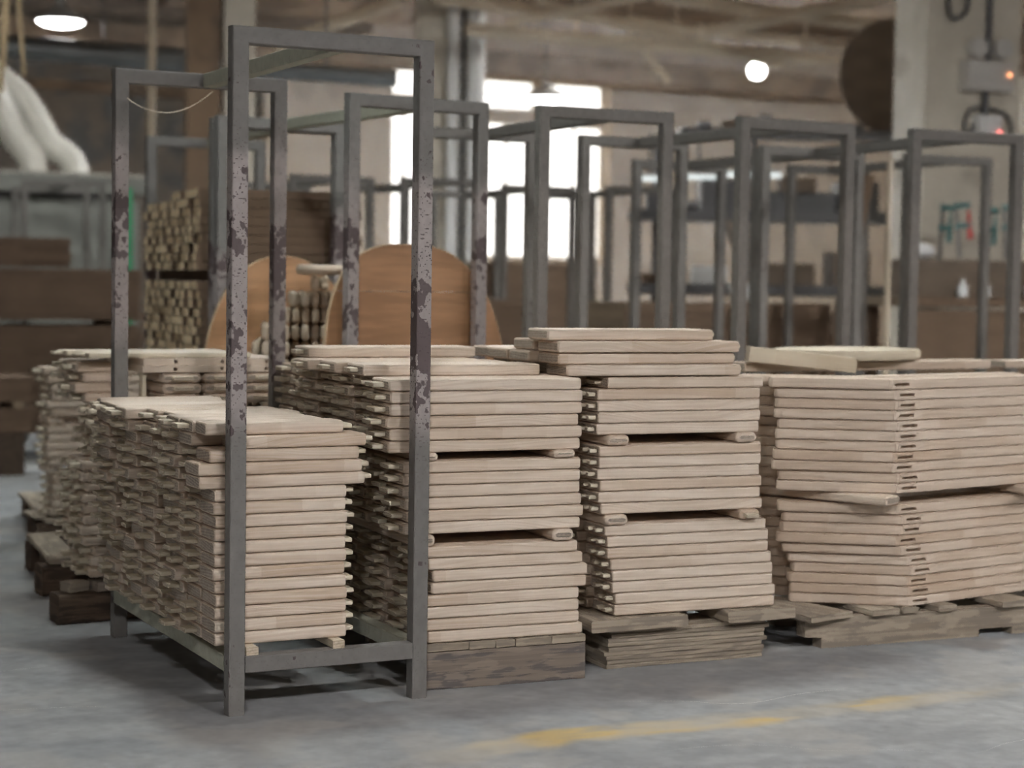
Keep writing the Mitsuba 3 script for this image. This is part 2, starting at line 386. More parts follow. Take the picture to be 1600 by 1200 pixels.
k = key_for('roof_truss')
for part, a, b, r in [('tie_bar', (4.7, 8.68, 2.92), (8.1, 8.3, 2.86), 0.05), ('tie_bar', (4.6, 9.1, 3.20), (8.6, 8.65, 3.02), 0.05), ('tie_bar', (5.9, 7.9, 3.16), (9.2, 7.9, 3.06), 0.05),
                      ('brace', (5.0, 8.62, 2.98), (6.3, 7.9, 3.28), 0.035), ('brace', (5.2, 8.50, 3.14), (7.4, 8.4, 2.80), 0.04), ('brace', (6.3, 7.92, 2.92), (7.9, 7.6, 3.30), 0.05)]:
    a, b = np.array(a), np.array(b)
    put(numbered(k, part), plain(tube([a, (a + b) / 2, b], r, 14), 'beam_pale', 40))
for x, y in [(6.05, 8.53), (6.45, 8.49), (7.0, 8.42), (5.6, 8.58), (7.6, 8.36)]:
    put(numbered(k, 'hanger_rod'), plain(tube([(x, y, 2.88), (x, y, 3.4), (x, y, ZC)], 0.012, 6), 'beam_pale', 40))
hang = spline([(6.16, 8.51, 2.90), (6.20, 8.45, 2.76), (6.26, 8.42, 2.68), (6.34, 8.40, 2.60)], 10)
put(k + '__strap', plain(tube(hang, 0.03, 8), 'beam_pale', 40))
tag(k, 'pale roof truss of bars and braces hanging right of the central pillar', 'truss')
labels[k + '__strap'] = {'label': 'pale strap end hanging from the lowest bar'}
beam('brace_bar', 'pale brace rising behind the front rack top', (3.35, 9.2, 2.76), (4.25, 8.9, 3.12), 0.05, 'beam_pale', 'beam', square=False)
k = key_for('duct_pipe')
put(k, plain(tube([(-4.0, 9.75, 2.70), (1.0, 9.75, 2.68), (2.75, 9.55, 2.64), (3.1, 9.5, 2.63)], 0.09, 20), 'galvanised', 40))
for x in (0.8, 2.2):
    put(numbered(k, 'hanger'), plain(tube([(x, 9.75 - 0.06 * (x > 1), 2.75), (x, 9.74, 3.0), (x, 9.73, 3.25)], 0.01, 6), 'steel_dark', 40))
tag(k, 'grey galvanised pipe running under the roof at left', 'pipe')
k = key_for('duct_pipe')
put(k, plain(tube([(3.12, 8.95, 2.54), (3.6, 8.75, 2.52), (4.1, 8.6, 2.50)], 0.06, 16), 'galvanised', 40))
put(k + '__hanger', plain(tube([(3.6, 8.75, 2.56), (3.6, 8.75, 3.2), (3.6, 8.75, ZC)], 0.01, 6), 'steel_dark', 40))
tag(k, 'short shiny pipe behind the top of the front rack', 'pipe')
beam('roof_beam', 'thin brown rail below the galvanised pipe', (-4.0, 9.9, 2.48), (3.2, 9.75, 2.41), 0.035, 'ceiling_board')

# pillars and poles
def pillar(label, x, y, w, d, z, bsdf='concrete_grey', rz=0):
    k = key_for('pillar')
    put(k, plain(box(-w / 2, -d / 2, 0, w / 2, d / 2, z), bsdf), M(x, y, 0, rz))
    tag(k, label, 'pillar')
    return k
pillar('concrete pillar with upright pipes in the middle of the hall', 5.06, 9.78, 0.52, 0.3, ZC, 'concrete_grey', -0.35)
for x, y, r, lab in [(4.99, 9.52, 0.05, 'left upright pipe on the central pillar'), (5.16, 9.44, 0.07, 'right and thickest upright pipe on the central pillar'),
                     (5.07, 9.50, 0.018, 'thin dark conduit between the upright pipes')]:
    k = key_for('upright_pipe')
    put(k, plain(tube([(x, y, 0), (x, y, 2), (x, y, ZC)], r, 16), 'box_white' if r > 0.03 else 'steel_dark', 40)); tag(k, lab, 'pipe')
pillar('brown pillar behind the square slat bundle at left', 2.62, 8.62, 0.22, 0.2, ZC, 'ceiling_board', -0.2)
pillar('pale grey pillar behind the square slat bundle at left', 2.86, 8.55, 0.22, 0.2, ZC, 'concrete_grey', -0.2)
k = key_for('upright_pipe'); put(k, plain(tube([(2.29, 8.74, 0), (2.29, 8.74, 2), (2.29, 8.74, ZC)], 0.032, 12), 'beam_pale', 40)); tag(k, 'pale upright pole left of the square slat bundle', 'pipe')
pillar('big pale pillar with switch boxes at right', 6.20, 4.84, 0.66, 0.36, ZC, 'concrete_grey', -0.12)

# ------------------------------------------------------------------ lamps
def glow(mesh, power, tint):
    d = mikit.ply(mesh, 'white_plastic')
    d['emitter'] = {'type': 'area', 'radiance': {'type': 'rgb', 'value': [power * c for c in tint]}}
    return d
def pendant(label, x, y, z, tint, s, group=None):
    k = key_for('pendant_lamp')
    m = M(x, y, z)
    prof = [(0.185, 0.0), (0.19, 0.006), (0.15, 0.05), (0.07, 0.095), (0.035, 0.12), (0.03, 0.17), (0.0, 0.175)]
    put(k + '__shade', plain(lathe(prof), 'lamp_shade', 40), m)
    cap = [(0.0, -0.045), (0.07, -0.042), (0.13, -0.03), (0.165, -0.012), (0.178, 0.0), (0.0, 0.002)]
    put(k + '__diffuser', glow(lathe(cap, 20), LAMP_POWER * s, tint), m)
    put(k + '__cord', plain(tube([(0, 0, 0.17), (0, 0, 0.4), (0, 0, ZC - z)], 0.008, 6), 'black_plastic', 40), m)
    tag(k, label, 'lamp', group)
pendant('round pendant lamp glowing at top left', 1.96, 10.07, 2.93, LAMP_COLD, 0.35)
pendant('round pendant lamp glowing in front of the far windows', 6.17, 10.16, 2.60, LAMP_COLD, 0.9)
k = key_for('bare_bulb')
put(k + '__bulb', glow(trimesh.creation.icosphere(2, 0.075), LAMP_POWER * 22.0, (0.85, 0.95, 1.0)), M(7.81, 9.35, 2.87))
put(k + '__socket', plain(tube([(0, 0, 0.06), (0, 0, 0.1), (0, 0, 0.16)], 0.03, 10), 'black_plastic', 40), M(7.81, 9.35, 2.87))
put(k + '__cord', plain(tube([(0, 0, 0.16), (0, 0, 0.5), (0, 0, ZC - 2.87)], 0.007, 6), 'black_plastic', 40), M(7.81, 9.35, 2.87))
tag(k, 'bare white bulb glowing below the pale tie bars', 'lamp')
for x, y, z, t, s in UNSEEN_PENDANTS:
    pendant('unseen round pendant lamp lighting the hall from above', x, y, z, t, s, 'pendant lamps above the aisle')
# ------------------------------------------------------------------ steel racks
TB = 0.040
RW, RD, RH, RB = 0.507, 1.07, 1.60, 0.0987
def tube_bar(L, cut0=0, cut1=0, bsdf='rack_steel'):
    """square tube along +z, section x 0..TB, y 0..TB; cut0 / cut1: 45 degree mitre in the x direction at the start / end (sign gives the long side)."""
    k = ('tb', round(L, 4), cut0, cut1, bsdf)
    if k in cache: return cache[k]
    prof = rrect(TB, TB, 0.004, 2)
    n = len(prof)
    rings = []
    for z, cut in ((0, cut0), (L, cut1)):
        zz = np.full(n, float(z))
        if cut:
            zz += cut * prof[:, 0] if cut * 1 > 0 else cut * prof[:, 0]
        rings.append(np.column_stack([prof, zz]))
    V = np.vstack(rings); F = []
    for j in range(n):
        a, b = j, (j + 1) % n
        F += [(a, b, b + n), (a, b + n, a + n)]
    off = 2 * n
    V = np.vstack([V, V])
    for j in range(1, n - 1):
        F.append((off, off + j + 1, off + j)); F.append((off + n, off + n + j, off + n + j + 1))
    cache[k] = mikit.ply(trimesh.Trimesh(V, F, process=False), bsdf, smooth=True)
    return cache[k]

XZ = np.array([[0, 0, 1, 0], [0, 1, 0, 0], [-1, 0, 0, 0], [0, 0, 0, 1.0]])       # z -> x, x -> -z
def rack(label, x, y, rz=0.0, h=RH, w=RW, d=RD, bsdf='rack_steel', group=None):
    k = key_for('steel_rack')
    base = M(x, y, 0, rz)
    g = 0.0005
    for yy in (0.0, d - TB):
        put(numbered(k, 'leg'), tube_bar(h, 0, -1, bsdf), base @ M(0, yy, 0))                                   # left, long side outside
        mir = np.diag([-1.0, 1, 1, 1]); mir[0, 3] = w
        put(numbered(k, 'leg'), tube_bar(h, 0, -1, bsdf), base @ M(w, yy + TB, 0, math.pi))
        # top bar, mitred at both ends: along x, its section x axis points down
        put(numbered(k, 'top_bar'), tube_bar(w - 2 * g, 1, -1, bsdf), base @ M(g, yy, h - 0.0004) @ XZ)
        put(numbered(k, 'bottom_rail'), tube_bar(w - 2 * TB, 0, 0, bsdf), base @ M(TB, yy, RB + TB) @ XZ)
    put(k + '__middle_bar', tube_bar(d - 2 * TB, 0, 0, 'steel_pale' if bsdf == 'rack_steel' else bsdf), base @ M(w / 2 + 0.02 + TB / 2, TB, h - TB, math.pi / 2) @ np.array([[0, 0, 1, 0], [1, 0, 0, 0], [0, 1, 0, 0], [0, 0, 0, 1.0]]))
    for xx in (0.0, w - TB):
        put(numbered(k, 'side_rail'), tube_bar(d - 2 * TB, 0, 0, 'steel_pale' if bsdf == 'rack_steel' else bsdf), base @ M(xx + TB, TB, RB, math.pi / 2) @ np.array([[0, 0, 1, 0], [1, 0, 0, 0], [0, 1, 0, 0], [0, 0, 0, 1.0]]))
    tag(k, label, 'rack', group)
    return k

rack('tall grey steel rack with flaking scale, standing in front and filled with slats', 0, 0)
rack('steel rack behind the front rack, with the arched board between its legs', 0.80, 1.28, 0.09)
rack('steel rack behind the pale stack with twin pegs, second from the right in its row', 1.466, 1.28, -0.02, bsdf='steel_grey')
rack('steel rack standing behind the stack of angled rails', 2.228, 1.245, 0.05, bsdf='steel_grey')
rack('dark steel rack cut by the right edge of the photo', 3.0, 1.28, -0.05, bsdf='steel_grey')
rack('steel rack holding the tall bundle of square slats', 0.72, 2.42, -0.05)
rack('steel rack behind the rack at the right edge', 3.07, 2.38, -0.02, bsdf='steel_grey')
rack('steel rack beside the big pillar with a bright top bar', 4.36, 3.0, -0.05, h=1.66, bsdf='steel_grey')
rack('steel rack at far left standing on the brown planks', 1.09, 7.35, -0.15, bsdf='steel_grey')
for lab, x, y in [('far steel rack, leftmost of the row before the far wall', 2.24, 5.75), ('far steel rack, second from left in the row before the far wall', 2.83, 5.55),
                  ('far steel rack, third from left in the row before the far wall', 3.62, 5.85), ('far steel rack, rightmost of the row before the far wall', 4.17, 5.55)]:
    rack(lab, x, y, 0.0, bsdf='steel_grey')

k = key_for('thin_wire')
put(k, plain(tube(spline([(0.025, 0.998, 1.515), (0.07, 0.98, 1.487), (0.13, 0.97, 1.478), (0.20, 0.97, 1.50), (0.262, 0.97, 1.545)], 20), 0.0016, 5), 'wire', 40))
tag(k, 'thin wire sagging from the rear left corner of the front rack', 'wire')

# ------------------------------------------------------------------ slats
NV = 7
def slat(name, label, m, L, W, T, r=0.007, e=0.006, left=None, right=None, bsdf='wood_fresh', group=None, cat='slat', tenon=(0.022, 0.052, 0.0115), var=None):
    """one slat along x; left / right: None, 'tongue' or 'twin'"""
    L = round(L * 200) / 200
    k = key_for(name)
    v = rng.randrange(NV) if var is None else var
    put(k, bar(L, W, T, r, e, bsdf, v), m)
    tl, tw, tt = tenon
    for side, kind in ((0, left), (1, right)):
        if not kind: continue
        spans = [(W / 2 - tw / 2, tw)] if kind == 'tongue' else [(0.014, tt * 1.5), (0.056, tt * 1.5)]
        for y0, w_ in spans:
            x0 = -tl + 0.001 if side == 0 else L - 0.001
            put(numbered(k, 'tenon'), bar(tl, w_, tt, tt * 0.3, 0.0022, 'wood_pale' if bsdf == 'wood_fresh' else bsdf, v % 3 + 20), m @ M(x0, y0, T / 2 - tt / 2))
    if label:
        tag(k, label, cat, group)
    return k

# --- the front rack: nine columns of seventeen layers
PITCH = 0.0309
COLX = [0.0, 0.006, -0.008, 0.010, -0.004, -0.016, 0.004, -0.010, 0.006]
for c in range(9):
    for l in range(17):                                        # l = 0 at the top
        zi = 16 - l
        z = 0.1585 + zi * PITCH
        lean = -0.05 * (c / 8) * (zi / 16)
        x, L = -0.030 + COLX[c] + rng.uniform(-0.007, 0.007) + lean, 0.331
        left, right = 'tongue', None
        yo = 0.0
        if c == 0:
            x, left, right = -0.030 + rng.uniform(-0.006, 0.004), None, 'tongue'
            if l == 0: x, L, yo = -0.048, 0.345, 0.022
            if l == 1: x, L = 0.018, 0.332
            if l == 2: x, L = -0.045, 0.375
            if l == 3: x, L = -0.072, 0.408
            if l == 4: x, L = -0.070, 0.413
        elif c == 1:
            right = 'tongue'
            if l in (0, 1): x -= 0.02
        else:
            x += rng.choice([-0.014, 0, 0, 0, 0, 0.010])
        W = 0.1090 if not (c == 0 and l == 0) else 0.084
        if rng.random() < 0.10 and c > 0: left = None
        lab = 'raw slat on front rack, %s layer from top, %s column from front' % (nth(l + 1), nth(c + 1))
        slat('rack_batten', lab, M(x + 0.009, 0.0412 + c * 0.1097 + yo, z), L, W - 0.001 * rng.random(), 0.0299, 0.0085, 0.004, left, right, group='slats in the front steel rack', tenon=(0.030, 0.050, 0.0115))
for x, lab in [(0.045, 'small pale bearer stick beside the left front leg of the rack'), (0.262, 'small pale bearer stick at the right under the rack slats')]:
    k = key_for('bearer_stick')
    put(k, bar(1.02, 0.030, 0.0195, 0.002, 0.0, 'wood_pale', 3), M(x + 0.03, 0.008, RB + TB + 0.0002, math.pi / 2)); tag(k, lab, 'stick', None)

# --- generic tiered stack on a pallet
def stack(name, words, x, y, rz, tiers, cols, W, T, x_of, L_of, left, right, group, e=0.006, r=0.006, tenon=(0.030, 0.066, 0.012), pitch_y=None, skip=None, count0=0, bsdf='wood_fresh', z_gap=0.0014):
    """tiers: list of (z of the bottom, number of layers) from the top tier down"""
    py = pitch_y or W + 0.0015
    ln = count0
    for ti, (z0, nl) in enumerate(tiers):
        for l in range(nl):
            ln += 1
            zi = nl - 1 - l
            for c in range(cols):
                if skip and skip(ti, l, c): continue
                xx, LL = x_of(ti, l, c), L_of(ti, l, c)
                m = M(x, y, 0, rz) @ M(xx, c * py, z0 + zi * (T + z_gap))
                lab = '%s, %s layer from top%s' % (words, nth(ln), '' if cols == 1 else ', %s column from front' % nth(c + 1))
                slat(name, lab, m, LL, W, T, r, e, left if not callable(left) else left(ti, l, c), right, bsdf, group, tenon=tenon)

# P2: the middle stack
P2 = dict(x=0.43, y=0.075, rz=-0.055)
jit = lambda s: rng.uniform(-s, s)
P2L = {0: (0.0, 0.525), 1: (0.045, 0.487), 2: (0.113, 0.430)}
def p2x(ti, l, c):
    b = P2L[ti][0] + (jit(0.008) if c == 0 else jit(0.009) + [0, 0.012, -0.008, 0.006, -0.012, 0.004, -0.006][c])
    if ti == 2 and l == 0: b -= 0.02
    if ti == 2 and l >= 4: b += -0.01
    return b
stack('stacked_batten', 'slat in three-tier stack', P2['x'], P2['y'], P2['rz'],
      [(0.5968, 6), (0.393, 6), (0.1185, 8)], 7, 0.131, 0.0292, p2x, lambda ti, l, c: P2L[ti][1], lambda ti, l, c: 'tongue', None, 'slats in the three-tier stack')
P2M = M(P2['x'], P2['y'], 0, P2['rz'])
for i, (xx, yy, z, L, lab) in enumerate([(-0.02, 0.14, 0.7792, 0.49, 'loose pale slat lying set back on top of the three-tier stack'),
                                    (-0.045, 0.29, 0.7792, 0.49, 'second loose slat lying on top of the three-tier stack'),
                                    (-0.07, 0.44, 0.7792, 0.49, 'third loose slat lying on top of the three-tier stack'),
                                    (-0.045, 0.52, 0.8094, 0.49, 'topmost loose slat at the rear of the three-tier stack')]):
    slat('loose_batten', lab, P2M @ M(xx, yy, z), L, 0.131, 0.0298, 0.006, 0.006, 'tongue', None, group=None)
def spacer(x, y, z, rz, L, label, W=0.062, T=0.0215, tenon=None):
    k = key_for('spacer_batten')
    put(k, bar(L, W, T, T * 0.42, 0.009, 'wood_fresh', rng.randrange(NV)), M(x, y, z, rz))
    if tenon:
        put(numbered(k, 'tenon'), bar(0.018, W * 0.6, 0.011, 0.004, 0.003, 'wood_pale', 1), M(x, y, z, rz) @ M(-0.017, W * 0.2, 0.006))
    tag(k, label, 'spacer')
for z, n, tk in ((0.5755, 'upper', 0.0210), (0.3622, 'lower', 0.0305)):
    p = P2M @ np.array([0.13 if n == 'upper' else 0.125, -0.006, 0, 1]); spacer(p[0], p[1], z, math.pi / 2 + P2['rz'], 0.92, '%s left spacer slat between tiers of the three-tier stack' % n, T=tk)
    p = P2M @ np.array([0.505, -0.010, 0, 1]); spacer(p[0], p[1], z, math.pi / 2 + P2['rz'], 0.92, '%s right spacer slat between tiers of the three-tier stack' % n, T=tk)

def old_board(parent, part, L, W, T, m, bsdf='wood_old_clean', r=0.003, rough=0.0015):
    v = rng.randrange(9)
    put(numbered(parent, part), bar(round(L, 3), W, T, r, 0.0, bsdf, v, seg=2, rough=rough), m)
# pallet under P2
k = key_for('wooden_pallet'); B = M(0.534, 0.072, 0, -0.07)
for yy in (0.0, 0.44, 0.86):
    old_board(k, 'stringer', 0.44, 0.035, 0.096, B @ M(0, yy, 0), 'wood_old')
xx = 0.0
for w_ in (0.115, 0.073, 0.054, 0.101, 0.096):
    old_board(k, 'deck_board', 0.90, w_ - 0.002, 0.0195, B @ M(xx + w_ - 0.001, -0.004, 0.0972, math.pi / 2), 'wood_old_clean'); xx += w_
tag(k, 'low stained pallet under the three-tier stack beside the front rack', 'pallet')

# P3: the stack with twin pegs
P3 = M(1.036, 0.115, 0, -0.05)
def p3x(ti, l, c):
    s = {0: 0.004, 1: 0.012, 2: 0.03}[ti] + (0.0055 * l if ti == 2 else 0)
    if ti == 0 and l == 0: s += 0.022
    return s + jit(0.006) - (0.02 if c else 0)
def p3L(ti, l, c):
    return 0.475 if (ti == 0 and l == 0) else 0.497
stack('pegged_batten', 'slat in twin-peg stack', 1.036, 0.115, -0.05, [(0.6240, 5), (0.4135, 6), (0.1415, 8)], 4, 0.13, 0.0292, p3x, p3L,
      lambda ti, l, c: 'tongue' if ti == 0 and l == 0 else 'twin', None, 'slats in the stack with twin pegs', e=0.004, r=0.0055, tenon=(0.022, 0.06, 0.0105), count0=4)
TOPS = [(-0.135, 0.02, 0.8720, 0.495, 'first'), (-0.116, -0.004, 0.8410, 0.545, 'second'), (-0.11, 0.006, 0.8100, 0.53, 'third'), (-0.088, 0.0, 0.7790, 0.527, 'fourth')]
for i, (xx, yy, z, L, n) in enumerate(TOPS):
    slat('pegged_batten', 'slat on twin-peg stack, %s layer from top, at the front' % n, P3 @ M(xx, yy, z), L, 0.13, 0.0298 if i else 0.0295, 0.006, 0.006, None, 'tongue', group='slats in the stack with twin pegs', tenon=(0.026, 0.05, 0.011))
for i, (xx, yy, z, L, lab) in enumerate([(-0.115, 0.155, 0.841, 0.44, 'short slat end peeping left behind the top of the twin-peg stack'),
                                         (-0.13, 0.15, 0.810, 0.44, 'slat behind the third top layer of the twin-peg stack'),
                                         (-0.055, 0.145, 0.779, 0.40, 'slat behind the fourth top layer of the twin-peg stack'),
                                         (-0.13, 0.29, 0.810, 0.44, 'darker slat end at the left behind the twin-peg stack top, upper'),
                                         (-0.055, 0.29, 0.779, 0.40, 'darker slat end at the left behind the twin-peg stack top, lower'),
                                         (-0.12, 0.43, 0.810, 0.50, 'slat reaching left toward the three-tier stack from the twin-peg stack'),
                                         (-0.055, 0.43, 0.779, 0.40, 'rearmost slat in the fourth top layer of the twin-peg stack')]):
    slat('top_batten', lab, P3 @ M(xx, yy, z), L, 0.13, 0.0298, 0.006, 0.006, None, None)
for z, n, tk in ((0.5962, 'upper', 0.0275), (0.3853, 'lower', 0.0278)):
    q = P3 @ np.array([0.095, -0.012, 0, 1]); spacer(q[0], q[1], z, math.pi / 2 - 0.05, 0.5, '%s left spacer slat between tiers of the twin-peg stack' % n, W=0.07, T=tk)
    q = P3 @ np.array([0.485 if n == 'upper' else 0.50, -0.012, 0, 1]); spacer(q[0], q[1], z, math.pi / 2 - 0.05, 0.5, '%s right spacer slat between tiers of the twin-peg stack' % n, W=0.065, T=tk, tenon=(n == 'lower'))
# base of P3: thin boards piled on each other with two deck boards
k = key_for('board_pallet'); B = M(1.10, 0.112, 0, -0.04)
for i in range(9):
    old_board(k, 'thin_board', 0.487 + jit(0.006), 0.145, 0.0113, B @ M(-0.02 + abs(i - 4) * 0.001 + jit(0.006) + (-0.008 if i < 4 else 0.004), jit(0.003), i * 0.0117), 'wood_old_clean', r=0.002)
for i in range(9):
    old_board(k, 'thin_board', 0.48, 0.10, 0.0113, B @ M(0.0 + jit(0.006), 0.45 + jit(0.003), i * 0.0117), 'wood_old_clean', r=0.002)
for x, w_, lab in [(-0.085, 0.29, 'left'), (0.33, 0.215, 'right')]:
    old_board(k, 'deck_board', 0.62, w_, 0.030, B @ M(x + w_, -0.035, 0.1085, math.pi / 2), 'wood_old_clean', r=0.006, rough=0.003)
tag(k, 'base of weathered thin boards under the stack with twin pegs', 'pallet')

# P4: angled rails with a slotted corner
def angle_piece(variant, La=0.345, Lb=0.66, aL=math.radians(35), aR=math.radians(9.5), w=0.088, T=0.0285, cw=0.085):
    ck = ('angle', variant)
    if ck in cache: return cache[ck]
    c0, c1 = np.array([0.0, 0.0]), np.array([cw, 0.012])
    dl, drr = np.array([-math.cos(aL), math.sin(aL)]), np.array([math.cos(aR), math.sin(aR)])
    nl, nr = np.array([math.sin(aL), math.cos(aL)]), np.array([-math.sin(aR), math.cos(aR)])
    outer = [c0 + dl * La, c0, c1, c1 + drr * Lb]
    inner = [c1 + drr * Lb + nr * w, np.array([cw / 2, w + 0.016]), c0 + dl * La + nl * w]
    poly = Polygon(outer + inner)
    def ring(ins):
        q = poly.buffer(-ins, join_style=2) if ins else poly
        q = np.array(q.exterior.coords)[:-1]
        return q
    # rounded ends: soften the polygon's outer corners at the two arm ends
    poly = poly.buffer(-0.012).buffer(0.012, quad_segs=3)
    import manifold3d as m3
    body = None
    e = 0.0072
    lv = [(0, e), (0.16 * e, 0.55 * e), (0.45 * e, 0.2 * e), (e, 0), (T - e, 0), (T - 0.45 * e, 0.2 * e), (T - 0.16 * e, 0.55 * e), (T, e)]
    # stack of slabs whose outlines shrink toward the faces
    slabs = []
    for (z0, i0), (z1, i1) in zip(lv[:-1], lv[1:]):
        ii = (i0 + i1) / 2
        a = np.array(poly.buffer(-ii).exterior.coords)[:-1] if ii else np.array(poly.exterior.coords)[:-1]
        slabs.append(m3.Manifold.extrude(m3.CrossSection([a[::-1] if Polygon(a).exterior.is_ccw is False else a]), z1 - z0).translate((0, 0, z0)))
    body = m3.Manifold.batch_boolean(slabs, m3.OpType.Add)
    slot = m3.Manifold.cube((0.060, 0.05, 0.0082), True).translate((cw / 2 + 0.002, 0.006, T / 2)).rotate((0, 0, 0))
    body = body - slot
    mm = body.to_mesh()
    V, F = np.array(mm.vert_properties[:, :3], float), np.array(mm.tri_verts)
    V = V[F].reshape(-1, 3); F = np.arange(len(V)).reshape(-1, 3)                   # unshared corners, so that faces keep their own grain
    tri = V.reshape(-1, 3, 3); cen = tri.mean(1)
    UVID[0] += 1
    UV = np.zeros((len(V), 2))
    for t in range(len(F)):
        for j in range(3):
            p = tri[t, j]
            if cen[t, 0] < -0.001: uu = -(p[:2] - c0) @ dl; vv = (p[:2] - c0) @ nl
            else: uu = (p[:2] - c1) @ drr + 0.5; vv = (p[:2] - c1) @ nr
            UV[3 * t + j] = (10 * UVID[0] + 2.0 + uu, vv + 1.7 * p[2])
    cache[ck] = mikit.ply(trimesh.Trimesh(V, F, process=False), 'wood_fresh', smooth=False, uv=UV)
    return cache[ck]
def angled(m, label):
    k = key_for('angled_rail')
    put(k, angle_piece(rng.randrange(8)), m); tag(k, label, 'rail', 'angled rails on the right pallet')
ln = 0
for ti, (z0, nl) in enumerate([(0.4335, 11), (0.1035, 10)]):
    for l in range(nl):
        ln += 1
        z = z0 + (nl - 1 - l) * 0.0298
        sx = 2.015 + jit(0.012)
        if ti == 1: sx += 0.02 + (0.035 if l >= 5 else 0) 
        if ti == 0 and l == 0: sx -= 0.022
        angled(M(sx, 0.10 + jit(0.003), z), 'angled rail with slotted corner, %s layer from top, front row' % nth(ln))
        angled(M(sx - 0.006 + jit(0.02), 0.234 + jit(0.003), z), 'angled rail behind the slotted front row, %s layer from top' % nth(ln))
for x, y, rz, L, lab in [(2.02, 0.085, math.pi / 2 + 0.42, 0.52, 'pale spacer board sticking out left between the tiers of angled rails'),
                         (2.63, 0.10, math.pi / 2 + 0.1, 0.4, 'pale spacer board at the right edge between the tiers of angled rails')]:
    k = key_for('spacer_board'); put(k, bar(L, 0.085, 0.0265, 0.008, 0.006, 'wood_fresh', 2), M(x, y, 0.4055, rz)); tag(k, lab, 'spacer')
# things on top of P4
k = key_for('top_plank'); put(k, bar(1.0, 0.10, 0.0295, 0.006, 0.005, 'wood_fresh', 4), M(1.78, 0.53, 0.7612, 0.05)); tag(k, 'long plank lying along the top of the angled rails, under the square stick', 'plank')
k = key_for('top_plank'); put(k, bar(0.60, 0.10, 0.0255, 0.006, 0.005, 'wood_fresh', 5), M(2.86, 0.60, 0.7612, 0.04)); tag(k, 'plank at the right edge of the photo on top of the angled rails', 'plank')
k = key_for('square_stick'); put(k, bar(0.335, 0.050, 0.046, 0.003, 0.0015, 'wood_pale', 2), M(2.105, 0.44, 0.7620, math.pi - 0.335, -0.098)); tag(k, 'pale square stick lying askew on top of the angled rails', 'stick')
disc = Polygon([(0.27 * math.cos(a) * (1 if math.cos(a) > 0 else 1.15), 0.19 * math.sin(a)) for a in np.linspace(0, 2 * math.pi, 40, endpoint=False)])
def slab(poly, T, e=0.006):
    parts = [trimesh.creation.extrude_polygon(poly.buffer(-e * 0.6), T, engine='earcut'), trimesh.creation.extrude_polygon(poly, T - 2 * e, engine='earcut')]
    parts[1].apply_translation((0, 0, e))
    import manifold3d as m3
    a, b = [m3.Manifold(m3.Mesh(np.array(p.vertices, np.float32), np.array(p.faces, np.uint32))) for p in parts]
    return a + b
def planar_uv(mesh, uid):
    v, f, _ = meshkit.arrays(mesh)
    V = v[f].reshape(-1, 3); F = np.arange(len(V)).reshape(-1, 3)
    return V, F, np.column_stack([10 * uid + 2 + V[:, 0], V[:, 1] + 1.7 * V[:, 2]])
UVID[0] += 1
k = key_for('rounded_board'); put(k, shape(planar_uv(slab(disc, 0.03), UVID[0]), 'wood_pale', False), M(2.29, 0.69, 0.7945, 0.25)); tag(k, 'pale rounded board lying flat on top of the angled rails', 'board')
# pallet under P4
k = key_for('wooden_pallet'); B = M(1.73, 0.128, 0, -0.062)
for yy, x0 in ((0.0, 0.0), (0.33, 0.05)):
    import shapely
    prof = Polygon([(0.055, 0), (0.60, 0), (0.60, 0.022), (0.72, 0.022), (0.72, 0), (1.35, 0), (1.35, 0.085), (0, 0.085), (0.0, 0.035), (0.055, 0.030)])
    m = trimesh.creation.extrude_polygon(prof, 0.045, engine='earcut'); UVID[0] += 1
    vv, ff, _ = meshkit.arrays(m); VV = vv[ff].reshape(-1, 3)
    uvv = np.column_stack([10 * UVID[0] + 2 + VV[:, 0], VV[:, 1] + 1.7 * VV[:, 2]])
    put(numbered(k, 'stringer'), shape((VV, np.arange(len(VV)).reshape(-1, 3), uvv), 'wood_old_clean', False), B @ M(x0, yy + 0.045, 0, 0, 0, math.pi / 2))
for x, w_, rz, L in [(-0.02, 0.17, 0.25, 0.52), (0.21, 0.10, 0.10, 0.45), (0.32, 0.055, 0.0, 0.45), (0.44, 0.07, 0.12, 0.45), (0.66, 0.13, 0.12, 0.45), (0.90, 0.12, 0.0, 0.45), (1.1, 0.1, 0, 0.45)]:
    old_board(k, 'deck_board', L, w_, 0.0175, B @ M(x + w_, -0.012, 0.0855, math.pi / 2 + rz), 'wood_old_clean', r=0.003, rough=0.0005)
tag(k, 'weathered notched pallet under the angled rails', 'pallet')

# --- S1: stack behind the front rack
S1 = M(0.01, 1.26, 0, 0.0)
for c in range(3):
    for l in range(16):
        z = 0.1355 + (15 - l) * 0.0315
        x = 0.018 + jit(0.012) - (0.055 if l > 4 else 0) + (0.02 if l > 12 else 0)
        slat('rear_batten', 'slat in stack behind front rack, %s layer from top, %s column from front' % (nth(l + 1), nth(c + 1)), S1 @ M(x, c * 0.080, z), 0.42, 0.077, 0.0305, 0.010, 0.009, 'tongue', None,
             group='slats stacked behind the front rack', tenon=(0.032, 0.026, 0.016))
for c in range(3):                                             # slats laid the other way, tenons to the camera
    for l in range(3):
        m = S1 @ M(0.195 + 0.13 + c * 0.128 + jit(0.004), 0.02 + 0.006 * l, 0.6405 + (2 - l) * 0.0315, math.pi / 2)
        slat('cross_batten', 'short slat pointing forward behind front rack, %s row from top, %s from left' % (nth(l + 1), nth(c + 1)), m, 0.26, 0.124, 0.031, 0.012, 0.01, 'tongue', None,
             group='cross-laid slats behind the front rack', tenon=(0.02, 0.062, 0.013))
